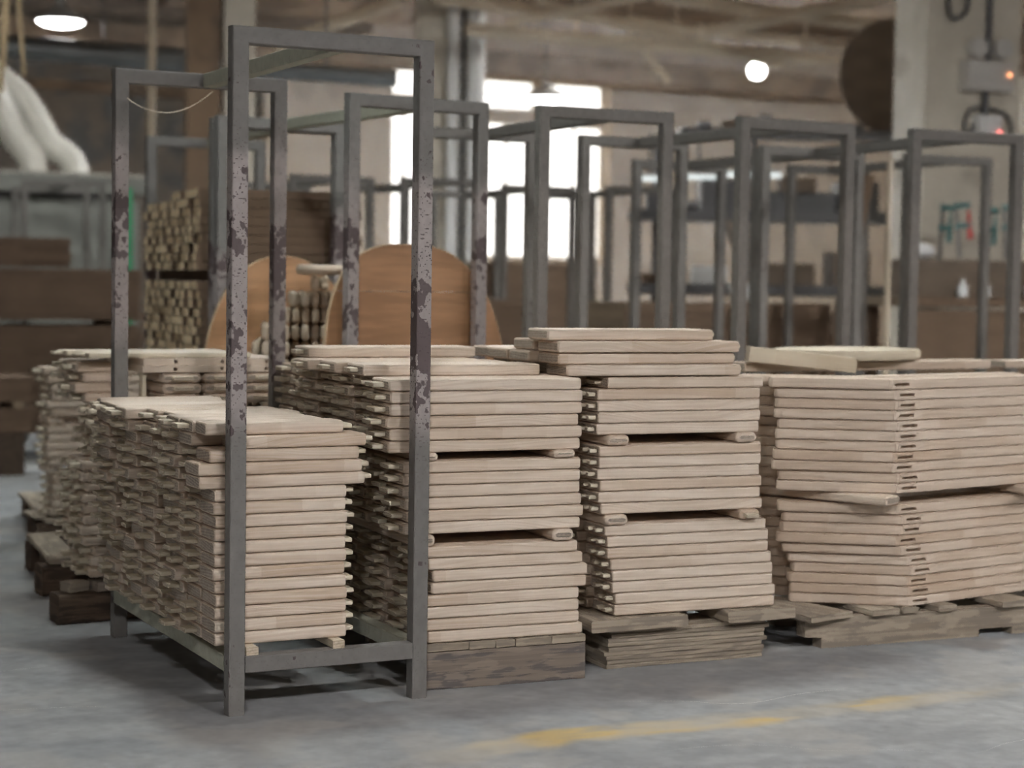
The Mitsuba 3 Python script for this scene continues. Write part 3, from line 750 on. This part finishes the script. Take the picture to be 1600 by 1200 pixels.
for l in range(4):
    slat('rear_batten', 'slat in rear upper pile behind front rack, %s layer from top' % nth(l + 1), S1 @ M(-0.02 + jit(0.02) + 0.004 * l, 0.30, 0.6405 + (3 - l) * 0.0305), 0.13, 0.13, 0.03, 0.008, 0.008, 'tongue', None, tenon=(0.03, 0.036, 0.015))
for l in range(4):
    slat('rear_batten', 'slat end at left of the cross-laid slats, %s layer from top' % nth(l + 1), S1 @ M(-0.02 + jit(0.02), 0.14, 0.6405 + (3 - l) * 0.0305), 0.13, 0.13, 0.03, 0.008, 0.008, 'tongue', None, tenon=(0.03, 0.036, 0.015))
k = key_for('upright_board'); put(k, bar(0.095, 0.03, 0.014, 0.002, 0.001, 'wood_pale', 1), M(0.168, 1.30, 0.6405, 0, -math.pi / 2)); tag(k, 'small pale upright board beside the cross-laid slats', 'board')
def drilled_board(label, m):
    ck = 'drilled'
    if ck not in cache:
        import manifold3d as m3
        b = m3.Manifold.cube((0.44, 0.42, 0.0205))
        for x in (0.10, 0.245, 0.385):
            b = b - m3.Manifold.cylinder(0.04, 0.0058, 0.0058, 20).rotate((-90, 0, 0)).translate((x, -0.005, 0.0102))
        UVID[0] += 1
        cache[ck] = shape(planar_uv(b, UVID[0]), 'wood_fresh', False)
    k = key_for('drilled_board'); put(k, cache[ck], m); tag(k, label, 'board')
drilled_board('lower pale board with round holes in its edge, behind the front rack', S1 @ M(0.14, 0.02, 0.7362))
drilled_board('upper pale board with round holes in its edge, behind the front rack', S1 @ M(0.145, 0.03, 0.7572))
for i, (x, y, L, lab) in enumerate([(-0.01, 0.06, 0.5, 'front thin slat lying on the drilled boards'), (-0.04, 0.21, 0.5, 'rear thin slat lying behind the drilled boards')]):
    slat('thin_batten', lab, S1 @ M(x, y, 0.7782), L, 0.13, 0.016, 0.004, 0.004, 'tongue', None, tenon=(0.03, 0.05, 0.009), bsdf='wood_pale')
# pallet of S1
k = key_for('wooden_pallet')
for y, x0, L, h in [(1.27, -0.098, 0.56, 0.088), (1.76, -0.035, 0.50, 0.098), (2.12, 0.06, 0.4, 0.098)]:
    old_board(k, 'stringer', L, 0.10, h, M(x0, y, 0, 0.05), 'wood_dark', r=0.014, rough=0.002)
for x, w_ in [(0.26, 0.12), (0.40, 0.12)]:
    old_board(k, 'deck_board', 1.0, w_, 0.024, M(x, 1.25, 0.1085, math.pi / 2), 'wood_old')
old_board(k, 'block', 0.075, 0.07, 0.030, M(0.016, 1.272, 0.090, 0.2), 'wood_old')
tag(k, 'dark low pallet at the left behind the front rack', 'pallet')
k = key_for('wood_offcut'); put(k, bar(0.066, 0.052, 0.030, 0.002, 0.001, 'wood_old_clean', 2, rough=0.0008), M(-0.062, 1.285, 0.0905, 0.35)); tag(k, 'small wood offcut lying on the end of the dark pallet', 'offcut')
k = key_for('long_plank'); put(k, bar(0.63, 0.10, 0.018, 0.003, 0, 'wood_old_clean', 6, rough=0.001), M(0.088, 1.765, 0.1006, math.pi / 2 - 0.10)); tag(k, 'grey plank lying sloped on the floor blocks at the left', 'plank')
k = key_for('floor_block'); put(k, bar(0.10, 0.10, 0.099, 0.01, 0, 'wood_dark', 1, rough=0.002), M(0.04, 2.27, 0)); tag(k, 'dark block carrying the far end of the grey plank', 'block')

# --- S0: narrow stack at the left
S0 = M(0.195, 2.90, 0, 0.0)
TS = [(0.484, 5), (0.296, 5), (0.108, 5)]
ln = 0
for ti, (z0, nl) in enumerate(TS):
    for l in range(nl):
        ln += 1
        x = jit(0.012) + 0.05 + (0.015 if ti == 2 else 0)
        slat('left_batten', 'slat in narrow stack at far left, %s layer from top' % nth(ln), S0 @ M(x, 0, z0 + (nl - 1 - l) * 0.0315), 0.42, 0.135, 0.0300, 0.009, 0.008, 'tongue', None,
             group='slats in the narrow stack at far left', tenon=(0.03, 0.040, 0.015))
slat('left_batten', 'wider slat lying on top of the narrow stack at far left', S0 @ M(0.03, 0.003, 0.6425), 0.44, 0.131, 0.0305, 0.008, 0.008, 'tongue', None, tenon=(0.03, 0.036, 0.015))
for z, n in ((0.4530, 'upper'), (0.2650, 'lower')):
    for x in (0.05, 0.33):
        spacer(0.195 + x + 0.06, 2.91, z, math.pi / 2, 0.17, '%s spacer, %s, in the narrow stack at far left' % (n, 'left' if x < 0.1 else 'right'), T=0.031)
k = key_for('wooden_pallet')
for y, x0 in ((2.91, 0.20), (3.22, 0.25), (3.72, 0.335)):
    old_board(k, 'stringer', 0.34, 0.09, 0.080, M(x0, y, 0), 'wood_dark', r=0.01)
for x in (0.34, 0.46, 0.58):
    old_board(k, 'deck_board', 0.92, 0.11, 0.018, M(x, 2.89, 0.0803, math.pi / 2 - 0.1), 'wood_old_clean')
for x in (0.19, 0.5):
    old_board(k, 'bearer', 0.22, 0.05, 0.0075, M(x + 0.05, 2.9, 0.0985, math.pi / 2), 'wood_old_clean')
tag(k, 'pallet under the narrow stack at far left', 'pallet')

# --- sticks heaped in the second rack
RS = M(0.80, 1.28, 0, 0.09)
for i, y in enumerate((0.10, 0.39, 0.68)):
    k = key_for('crate_board')
    put(k, bar(0.72, 0.27, 0.40, 0.004, 0, 'wood_brown', i), RS @ M(-0.22, y, RB + TB + 0.0005)); tag(k, 'brown block under the heap of rounded sticks, %s from front' % nth(i + 1), 'block')
ROWA = [0.0, 0.03, -0.02, 0.04, -0.03, 0.02, -0.04, 0.03, 0.0]
for r_ in range(9):
    for c in range(20):
        x = -0.225 + c * 0.0335
        if r_ > 3 and c < (r_ - 3) * 1.3: continue
        if r_ == 8 and (c % 3 == 1 or c > 10): continue
        k = key_for('rounded_stick')
        j = jit(0.05) + 0.010 * r_
        m = M(0.80 + x + 0.344 * j, 1.28 + 0.36 + 0.939 * j - 0.10 * x, 0.5415 + r_ * 0.0548, 1.22 + ROWA[r_] + jit(0.004))
        put(k, bar(0.46, 0.0265, 0.0535, 0.0128, 0.012, 'wood_stick', rng.randrange(NV)), m)
        tag(k, 'rounded stick in heap behind front rack, %s row from bottom, %s from left' % (nth(r_ + 1), nth(c + 1)), 'stick', 'rounded sticks in the second rack')
for i, (x, y, z, rz, L, lab) in enumerate([(0.02, 0.40, 1.035, -0.22, 0.24, 'rounded stick lying across the left top of the stick heap'), (0.26, 0.44, 1.035, 0.15, 0.22, 'rounded stick lying across the right top of the stick heap'),
                                           (0.16, 0.62, 1.035, 0.35, 0.24, 'rounded stick lying across the rear top of the stick heap')]):
    k = key_for('cross_stick'); put(k, bar(L, 0.05, 0.034, 0.016, 0.012, 'wood_stick', i), RS @ M(x, y, z, rz)); tag(k, lab, 'stick')

# arched boards
def arched_board(label, pts, y0, T, rz, pivot, seam=None, face='plywood'):
    k = key_for('arched_board')
    poly = Polygon(pts).buffer(0.03).buffer(-0.03)
    xs = [poly] if seam is None else []
    if seam is not None:
        lo = poly.intersection(shapely.box(-9, -9, 9, seam - 0.0012)); hi = poly.intersection(shapely.box(-9, seam + 0.0012, 9, 9))
        xs = [lo, hi]
    for i, q in enumerate(xs):
        m = trimesh.creation.extrude_polygon(q, T, engine='earcut')
        m.apply_transform(np.array([[1, 0, 0, 0], [0, 0, 1, 0], [0, 1, 0, 0], [0, 0, 0, 1.0]]))
        put(numbered(k, 'panel'), plain(m, face), M(pivot, y0, 0, rz))
    rim = np.array(poly.exterior.coords)
    rm = trimesh.creation.extrude_polygon(poly.buffer(0.003).difference(poly.buffer(-0.001)), T * 0.92, engine='earcut')
    rm.apply_transform(np.array([[1, 0, 0, 0], [0, 0, 1, T * 0.04], [0, 1, 0, 0], [0, 0, 0, 1.0]]))
    put(k + '__rim', plain(rm, 'plywood_rim'), M(pivot, y0, 0, rz))
    tag(k, label, 'board')
def arch(w, z0, z1, p=2.3, skew=0.0):
    a = np.linspace(0, math.pi, 30)
    zc = z0 + (z1 - z0) * 0.45
    top = [(w / 2 * np.sign(math.cos(t)) * abs(math.cos(t)) ** (2 / p) + skew * math.sin(t), zc + (z1 - zc) * abs(math.sin(t)) ** (2 / p)) for t in a]
    return top + [(-w / 2 * 0.8, z0), (w / 2 * 0.8, z0)]
arched_board('arched orange plywood board standing behind the legs of the second rack', arch(0.66, 0.1395, 1.135, 2.7, -0.05), 1.372, 0.018, 0.06, 1.09, seam=0.985)
arched_board('darker arched plywood board standing behind the heap of sticks', arch(0.62, 0.1395, 1.10, 2.2), 2.27, 0.016, 0.06, 0.945, seam=None, face='plywood')

# --- square slats bundled in the rack at the back
RBk = M(0.72, 2.42, 0, -0.05)
for c in range(13):
    for r_ in range(9):
        for z0 in (0.705, 1.045):
            zz = z0 + r_ * 0.0335
            if z0 > 1 and r_ == 8 and c > 6: continue
            k = key_for('square_batten')
            put(k, bar(0.62, 0.0625, 0.0325, 0.0015, 0.001, 'wood_square', rng.randrange(NV)), RBk @ M(-0.03 + jit(0.012), 0.05 + c * 0.066 + jit(0.001), zz))
            tag(k, 'square brown slat in tall back bundle, %s row from top, %s from front' % (nth(9 - r_ + (9 if z0 < 1 else 0)), nth(c + 1)), 'slat', 'square slats in the tall bundle')
parts = []
for c in range(13):
    for r_ in range(16):
        b = box(-0.03 + jit(0.01), 0.05 + c * 0.066, 0.1398 + r_ * 0.0335, 0.59, 0.05 + c * 0.066 + 0.0625, 0.1398 + r_ * 0.0335 + 0.0325); parts.append(b)
UVID[0] += 1
k = key_for('lower_batten_bundle'); put(k, shape(planar_uv(trimesh.util.concatenate(parts), UVID[0]), 'wood_square', False), RBk); tag(k, 'lower part of the bundle of square slats in the back rack', 'slats', None, 'stuff')
for i, x in enumerate((0.02, 0.5)):
    for y in (0.06,):
        k = key_for('bundle_spacer'); put(k, bar(0.84, 0.05, 0.0350, 0.002, 0, 'wood_brown', i), RBk @ M(x + 0.05, y, 1.0085, math.pi / 2)); tag(k, '%s spacer inside the tall bundle of square slats' % ('left', 'right')[i], 'spacer')
        k = key_for('bundle_spacer'); put(k, bar(0.84, 0.05, 0.0265, 0.002, 0, 'wood_brown', i), RBk @ M(x + 0.05, y, 0.6775, math.pi / 2)); tag(k, 'lower %s spacer inside the bundle of square slats' % ('left', 'right')[i], 'spacer')

# --- brown plank stacks in the background
def plank_stack(words, x, y, rz, L, W, nl, z0, T, cols=1, jx=0.02, bsdf='wood_brown', group=None, gaps=()):
    z = z0
    for l in range(nl):
        if l in gaps:
            for q in (0.12, 0.88):
                k = key_for('stack_spacer'); put(k, bar(W * cols, 0.05, 0.03, 0.002, 0, bsdf, 1), M(x, y, 0, rz) @ M(L * q + 0.025, 0, z + 0.0003, math.pi / 2)); tag(k, 'thin spacer above plank %d, %s end, inside %s' % (l, 'left' if q < 0.5 else 'right', words), 'spacer', 'spacers inside ' + words)
            z += 0.0306
        for c in range(cols):
            k = key_for('brown_plank')
            put(k, bar(L, W - 0.004, T - 0.0008, 0.0015, 0.001, bsdf, rng.randrange(NV)), M(x, y, 0, rz) @ M(jit(jx), c * W, z))
            tag(k, 'brown plank, %s from bottom in %s' % (nth(l + 1), words), 'plank', 'planks in ' + words)
        z += T
    return z
plank_stack('the long brown stack at far left', 0.30, 6.2, 0.0, 1.22, 0.45, 21, 0.14, 0.0405, 1, gaps=(7, 14))
plank_stack('the upper brown pile at far left', 0.30, 6.25, 0.0, 0.84, 0.35, 4, 1.06, 0.0405, 1)
plank_stack('the low brown stack at the left edge', 0.10, 5.35, 0.0, 0.62, 0.3, 8, 0.22, 0.031, 1, gaps=(4,))
for x, y, lab in [(0.16, 5.36, 'dark block under the low brown stack, left'), (0.52, 5.36, 'dark block under the low brown stack, right')]:
    k = key_for('stack_block'); put(k, plain(box(0, 0, 0, 0.16, 0.28, 0.2195), 'wood_dark'), M(x, y, 0)); tag(k, lab, 'block')
for x, lab in [(0.34, 'left dark block under the long brown stack'), (1.30, 'right dark block under the long brown stack')]:
    k = key_for('stack_block'); put(k, plain(box(0, 0, 0, 0.16, 0.43, 0.1395), 'wood_dark'), M(x, 6.21, 0)); tag(k, lab, 'block')
plank_stack('the brown stack at centre right', 3.47, 4.14, -0.06, 0.62, 0.5, 18, 0.12, 0.0445)
plank_stack('the brown stack right of the white bowl', 4.22, 4.16, -0.08, 0.55, 0.5, 18, 0.12, 0.0445)
plank_stack('the brown stack behind the right edge rack', 4.80, 3.42, -0.02, 0.72, 0.5, 16, 0.12, 0.0515) if False else None
plank_stack('the farthest brown stack', 3.98, 6.95, -0.1, 0.85, 0.5, 23, 0.12, 0.0445)
plank_stack('the brown stack left of centre right', 2.55, 4.9, -0.05, 0.75, 0.5, 18, 0.12, 0.0445)
for x, y, w_, lab in [(3.50, 4.16, 0.5, 'dark base under the brown stack at centre right'), (4.25, 4.17, 0.45, 'dark base under the brown stack by the white bowl'),
                      (4.03, 6.94, 0.75, 'dark base under the far brown stack'), (2.6, 4.92, 0.6, 'dark base under the stack behind the twin-peg racks')]:
    k = key_for('stack_block'); put(k, plain(box(0, 0, 0, w_, 0.42, 0.1195), 'wood_dark'), M(x, y, 0, -0.06)); tag(k, lab, 'block')

# ------------------------------------------------------------------ machine with hoses at the left
k = key_for('machine_hood')
put(k + '__panel', plain(box(0.3, 8.58, 0.0, 2.16, 9.1, 1.54), 'panel_white'), None)
put(k + '__table_top', plain(box(0.2, 8.5, 1.575, 2.2, 9.3, 1.69), 'panel_white'), None)
put(k + '__post', plain(box(0.3, 8.62, 1.54, 2.1, 9.0, 1.575), 'steel_dark'), None)  # dark slab in the gap, put in as the shadow line under the table top
put(k + '__lip', plain(box(0.2, 8.49, 1.69, 2.2, 8.56, 1.712), 'panel_edge'), None)
tag(k, 'pale machine hood with a bright edge at the far left', 'machine')
for pts, r, lab in [([(0.85, 8.9, 3.84), (0.98, 8.86, 2.9), (1.07, 8.84, 2.59), (1.16, 8.80, 2.34), (1.25, 8.76, 2.13), (1.35, 8.72, 1.93), (1.44, 8.70, 1.81), (1.455, 8.69, 1.74), (1.455, 8.69, 1.692)], 0.098, 'front thick white suction hose at top left'), ([(0.75, 9.2, 3.84), (0.95, 9.2, 2.8), (1.16, 9.15, 2.5), (1.32, 9.1, 2.37), (1.46, 9.05, 2.24), (1.56, 8.99, 2.06), (1.65, 8.95, 1.91), (1.755, 8.93, 1.84), (1.80, 8.92, 1.75), (1.80, 8.92, 1.692)], 0.098, 'rear thick white suction hose at top left')]:
    k = key_for('suction_hose'); put(k, plain(tube(spline(pts, 40), r, 20), 'hose_white', 50)); tag(k, lab, 'hose')
for pts, lab in [([(0.98, 7.2, 3.84), (0.96, 7.19, 2.8), (0.93, 7.18, 2.1)], 'left tan rope hanging at the top left corner'), ([(1.00, 7.18, 3.84), (1.03, 7.16, 2.7), (1.06, 7.14, 2.2)], 'right tan rope hanging at the top left corner'),
                 ([(0.93, 7.35, 3.84), (1.0, 7.33, 2.6), (0.97, 7.31, 2.25)], 'middle tan rope hanging at the top left corner')]:
    k = key_for('hanging_rope'); put(k, plain(tube(spline(pts, 16), 0.014, 8), 'rope_tan', 40)); tag(k, lab, 'rope')
k = key_for('green_post'); put(k, plain(box(-0.03, -0.03, 0, 0.03, 0.03, 1.55), 'green_paint'), M(1.66, 7.05, 0)); tag(k, 'green painted post left of the square slat bundle', 'post')

# ------------------------------------------------------------------ right background: steel shelving, column fittings, bench
SH = M(4.75, 6.32, 0, -0.45)
k = key_for('steel_shelf')
for x in (0.24, 0.82, 1.92):
    for y in (0.0, 0.5):
        put(numbered(k, 'upright'), plain(box(-0.018, -0.018, 0, 0.018, 0.018, 2.02), 'steel_dark'), SH @ M(x, y, 0))
for z, t in ((1.02, 0.07), (1.50, 0.06), (2.03, 0.03)):
    put(numbered(k, 'shelf'), plain(box(0.06 if z < 2 else 0.35, -0.03, z - t, 1.98, 0.53, z), 'steel_dark'), SH)
tag(k, 'dark steel shelving with machine parts before the far wall', 'shelving')
def item(name, label, mesh, bsdf, m, cat, smooth=False):
    k = key_for(name); put(k, plain(mesh, bsdf, smooth), m); tag(k, label, cat)
dm = trimesh.creation.cylinder(0.385, 0.03, sections=48)
item('round_disc', 'big dark round disc standing on the top shelf at right', dm, 'disc_brown', SH @ M(1.80, 0.30, 2.416, 0.1, 0, math.pi / 2), 'disc', 30)
for i, (x, z, w_, h, d, b, lab) in enumerate([
        (0.62, 2.0305, 0.34, 0.05, 0.3, 'disc_brown', 'dark board lying on the top shelf, left end'),
        (1.02, 2.0305, 0.28, 0.045, 0.3, 'wood_brown', 'brown board on the top shelf in the middle'),
        (1.34, 2.0305, 0.22, 0.05, 0.3, 'steel_dark', 'dark plate beside the round disc on the top shelf'),
        (0.14, 1.5005, 0.22, 0.10, 0.3, 'steel_dark', 'dark motor block on the middle shelf, left'),
        (0.50, 1.5005, 0.26, 0.20, 0.3, 'steel_dark', 'dark machine part on the middle shelf, second from left'),
        (0.90, 1.5005, 0.48, 0.13, 0.3, 'black_plastic', 'long black machine part on the middle shelf'),
        (1.02, 1.6310, 0.22, 0.09, 0.25, 'disc_brown', 'brown box stacked on the long black machine part'),
        (1.40, 1.5005, 0.26, 0.20, 0.3, 'steel_dark', 'dark cube-shaped part on the middle shelf, right'),
        (0.12, 1.0205, 0.24, 0.06, 0.3, 'wood_brown', 'brown board on the bottom shelf, left'),
        (0.45, 1.0205, 0.22, 0.12, 0.3, 'box_white', 'white carton on the bottom shelf'),
        (0.95, 1.0205, 0.30, 0.14, 0.3, 'disc_brown', 'brown carton on the bottom shelf, middle'),
        (1.38, 1.0205, 0.24, 0.22, 0.3, 'disc_brown', 'tall brown carton on the bottom shelf, right')]):
    m = box(0, 0, 0, w_, d, h); 
    item('shelf_box', lab, m, b, SH @ M(x, 0.05 + 0.02 * (i % 3), z, 0.05 * ((i % 3) - 1)), 'box')
for i, (x, z, r) in enumerate([(0.50, 2.075, 0.022), (0.90, 2.055, 0.022), (1.08, 2.10, 0.02), (1.28, 2.10, 0.02), (1.18, 2.05, 0.028), (0.43, 1.62, 0.03)]):
    zz = {0.5: 2.0305, 0.43: 1.5005}.get(x, 2.0305)
    s = trimesh.creation.capsule(0.05, r, count=[16, 10])
    item('chrome_fitting', 'small shiny metal fitting on the steel shelving, %s from left' % nth([2, 3, 4, 6, 5, 1][i]), s, 'metal_shiny', SH @ M(x, 0.035, (2.081 if 0.62 <= x <= 0.96 else 2.0305 if x > 0.45 else 1.5005) + r + 0.001, 0, math.pi / 2), 'fitting', 40)
bw = [(0.0, 0.0), (0.03, 0.0), (0.06, 0.018), (0.083, 0.05), (0.092, 0.09), (0.095, 0.10), (0.088, 0.10), (0.078, 0.06), (0.055, 0.028), (0.0, 0.014)]
item('white_bowl', 'white round bowl standing on the brown stack at right', lathe(bw, 40), 'white_plastic', M(4.36, 4.36, 0.924), 'bowl', 40)
item('leaning_lath', 'thin pale lath standing upright behind the right racks', box(-0.012, -0.008, 0, 0.012, 0.008, 1.60), 'wood_old_clean' if False else 'beam_pale', M(3.96, 2.62, 0), 'lath')
beam('leaning_plank', 'brown plank leaning beside the big pillar', (4.52, 3.95, 0.01), (4.86, 3.95, 1.62), 0.028, 'wood_brown', 'plank')
beam('leaning_stick', 'grey stick leaning across the shelving', (5.45, 5.35, 0.01), (5.02, 5.55, 1.42), 0.018, 'wood_old', 'stick')

for i, (x0, x1, z, lab) in enumerate([(0.66, 1.02, 1.735, 'right glowing strip added for a bar reflection under the top shelf'), (0.36, 0.60, 1.715, 'middle glowing strip added for a bar reflection under the top shelf'), (0.08, 0.24, 1.70, 'left glowing strip added for a bar reflection under the top shelf')]):
    k = key_for('glint_strip')  # faint glow standing in for lamp reflections on metal bars
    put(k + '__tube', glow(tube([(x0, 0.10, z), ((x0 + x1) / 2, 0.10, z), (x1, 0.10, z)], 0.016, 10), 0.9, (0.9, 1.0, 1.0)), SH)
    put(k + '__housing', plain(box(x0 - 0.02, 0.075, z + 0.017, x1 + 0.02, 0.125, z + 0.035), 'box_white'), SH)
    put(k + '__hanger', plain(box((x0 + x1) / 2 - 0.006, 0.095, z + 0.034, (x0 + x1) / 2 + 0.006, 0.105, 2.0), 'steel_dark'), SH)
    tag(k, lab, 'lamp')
# fittings on the big pillar
PC = M(6.22, 4.84, 0, -0.12)
fy = -0.18
item('switch_box', 'grey switch box on the big pillar', box(-0.12, fy - 0.10, 2.20, 0.20, fy - 0.001, 2.38), 'box_grey', PC, 'switch box')
item('switch_box', 'smaller pale switch box below the grey one on the big pillar', box(-0.02, fy - 0.08, 1.94, 0.14, fy - 0.001, 2.06), 'box_white', PC, 'switch box')
for x, lab in [(-0.02, 'left round socket on the big pillar'), (0.16, 'right round socket on the big pillar')]:
    item('round_socket', lab, trimesh.creation.cylinder(0.062, 0.06, sections=24), 'box_grey', PC @ M(x, fy - 0.031, 2.46, 0, 0, math.pi / 2), 'socket', 30)
item('pillar_conduit', 'dark conduit running up the big pillar', tube([(0.07, fy - 0.02, 2.381), (0.07, fy - 0.02, 3), (0.07, fy - 0.02, ZC)], 0.018, 8), 'black_plastic', PC, 'conduit', 40)
item('pillar_conduit', 'short conduit between the two switch boxes', tube([(0.05, fy - 0.03, 2.06), (0.05, fy - 0.03, 2.12), (0.05, fy - 0.03, 2.20)], 0.02, 8), 'black_plastic', PC, 'conduit', 40)
item('cable_loop', 'dark cable looping down the edge of the big pillar', tube(spline([(-0.22, fy - 0.03, 3.0), (-0.23, fy - 0.04, 2.7), (-0.2, fy - 0.05, 2.62), (-0.12, fy - 0.05, 2.66), (-0.11, fy - 0.04, 2.78), (-0.18, fy - 0.03, 2.9)], 30), 0.012, 8), 'black_plastic', PC, 'cable', 40)
item('cable_loop', 'dark cable curving around the lower switch box', tube(spline([(-0.02, fy - 0.02, 2.0), (-0.08, fy - 0.03, 1.94), (-0.06, fy - 0.03, 2.08), (0.06, fy - 0.04, 2.10), (0.2, fy - 0.03, 2.07), (0.24, fy - 0.02, 1.9)], 30), 0.010, 8), 'black_plastic', PC, 'cable', 40)
for x, z, c, lab in [(0.165, 2.30, (1.0, 0.30, 0.08), 'small orange light on the grey switch box'), (0.12, 1.955, (1.0, 0.08, 0.06), 'small red light on the lower switch box')]:
    k = key_for('indicator_light'); yy = fy - 0.104 if z > 2.2 else fy - 0.084
    put(k, glow(trimesh.creation.icosphere(1, 0.011), 5.0, c), PC @ M(x, yy - 0.006, z)); tag(k, lab, 'light')

# bench with clamps at the right edge
k = key_for('work_bench'); BN = M(4.66, 3.16 + 0.6, 0, -0.15)
put(k + '__top', shape(loft_x(0.55, 0.05, 0.004, 1.3), 'wood_brown'), BN @ M(0.28, 0, 0.92))
for x in (0.33, 1.50):
    for y in (0.03, 0.45):
        put(numbered(k, 'leg'), plain(box(0, 0, 0, 0.06, 0.06, 0.92), 'wood_brown'), BN @ M(x, y, 0))
put(k + '__front_panel', plain(box(0.34, 0.03, 0.35, 1.5, 0.05, 0.90), 'wood_brown'), BN)
tag(k, 'brown work bench behind the rack at the right edge', 'bench')
def clamp(i, x, y, z, rz, tilt, body, handle):
    k = key_for('hand_clamp'); m = BN @ M(x, y, z, rz, tilt)
    put(k + '__bar', plain(box(-0.01, -0.006, 0.0, 0.01, 0.006, 0.30), 'steel_grey'), m)
    put(k + '__jaw', plain(box(-0.012, -0.01, 0.27, 0.075, 0.01, 0.30), body), m)
    put(k + '__slider', plain(box(-0.014, -0.011, 0.16, 0.075, 0.011, 0.19), body), m)
    put(k + '__handle', plain(tube([(0.065, 0, 0.10), (0.065, 0, 0.15), (0.065, 0, 0.26)], [0.016, 0.014, 0.006], 10), handle, 40), m)
    tag(k, '%s hand clamp from left standing on the work bench' % nth(i + 1), 'clamp')
for i in range(5):
    clamp(i, 0.60 + i * 0.145, 0.18 + 0.03 * (i % 2), 1.172 + 0.012 * (i % 2), [0.3, -0.5, 0.5, -0.3, 0.1, 0.6][i], [0.06, -0.10, 0.14, -0.05, 0.12, -0.12][i], 'teal_paint', ['teal_paint', 'red_paint', 'teal_paint'][i % 3])
item('clamp_block', 'brown block carrying the hand clamps on the work bench', box(0.40, 0.08, 0.9705, 1.30, 0.36, 1.17), 'disc_brown', BN, 'block')
item('white_cloth', 'white folded cloth hanging over the bench block', lathe([(0, 0), (0.05, 0.0), (0.09, 0.03), (0.08, 0.07), (0.03, 0.09), (0, 0.095)], 20), 'box_white', BN @ M(0.46, 0.16, 1.1705), 'cloth', 40)
for i, x in enumerate((0.66, 0.80, 0.98, 1.08)):
    item('white_bottle', '%s small white bottle on the work bench' % nth(i + 1), lathe([(0, 0), (0.028, 0), (0.03, 0.01), (0.03, 0.06), (0.012, 0.08), (0.012, 0.10), (0, 0.10)], 16), 'white_plastic', BN @ M(x, 0.035, 0.9705), 'bottle', 40)
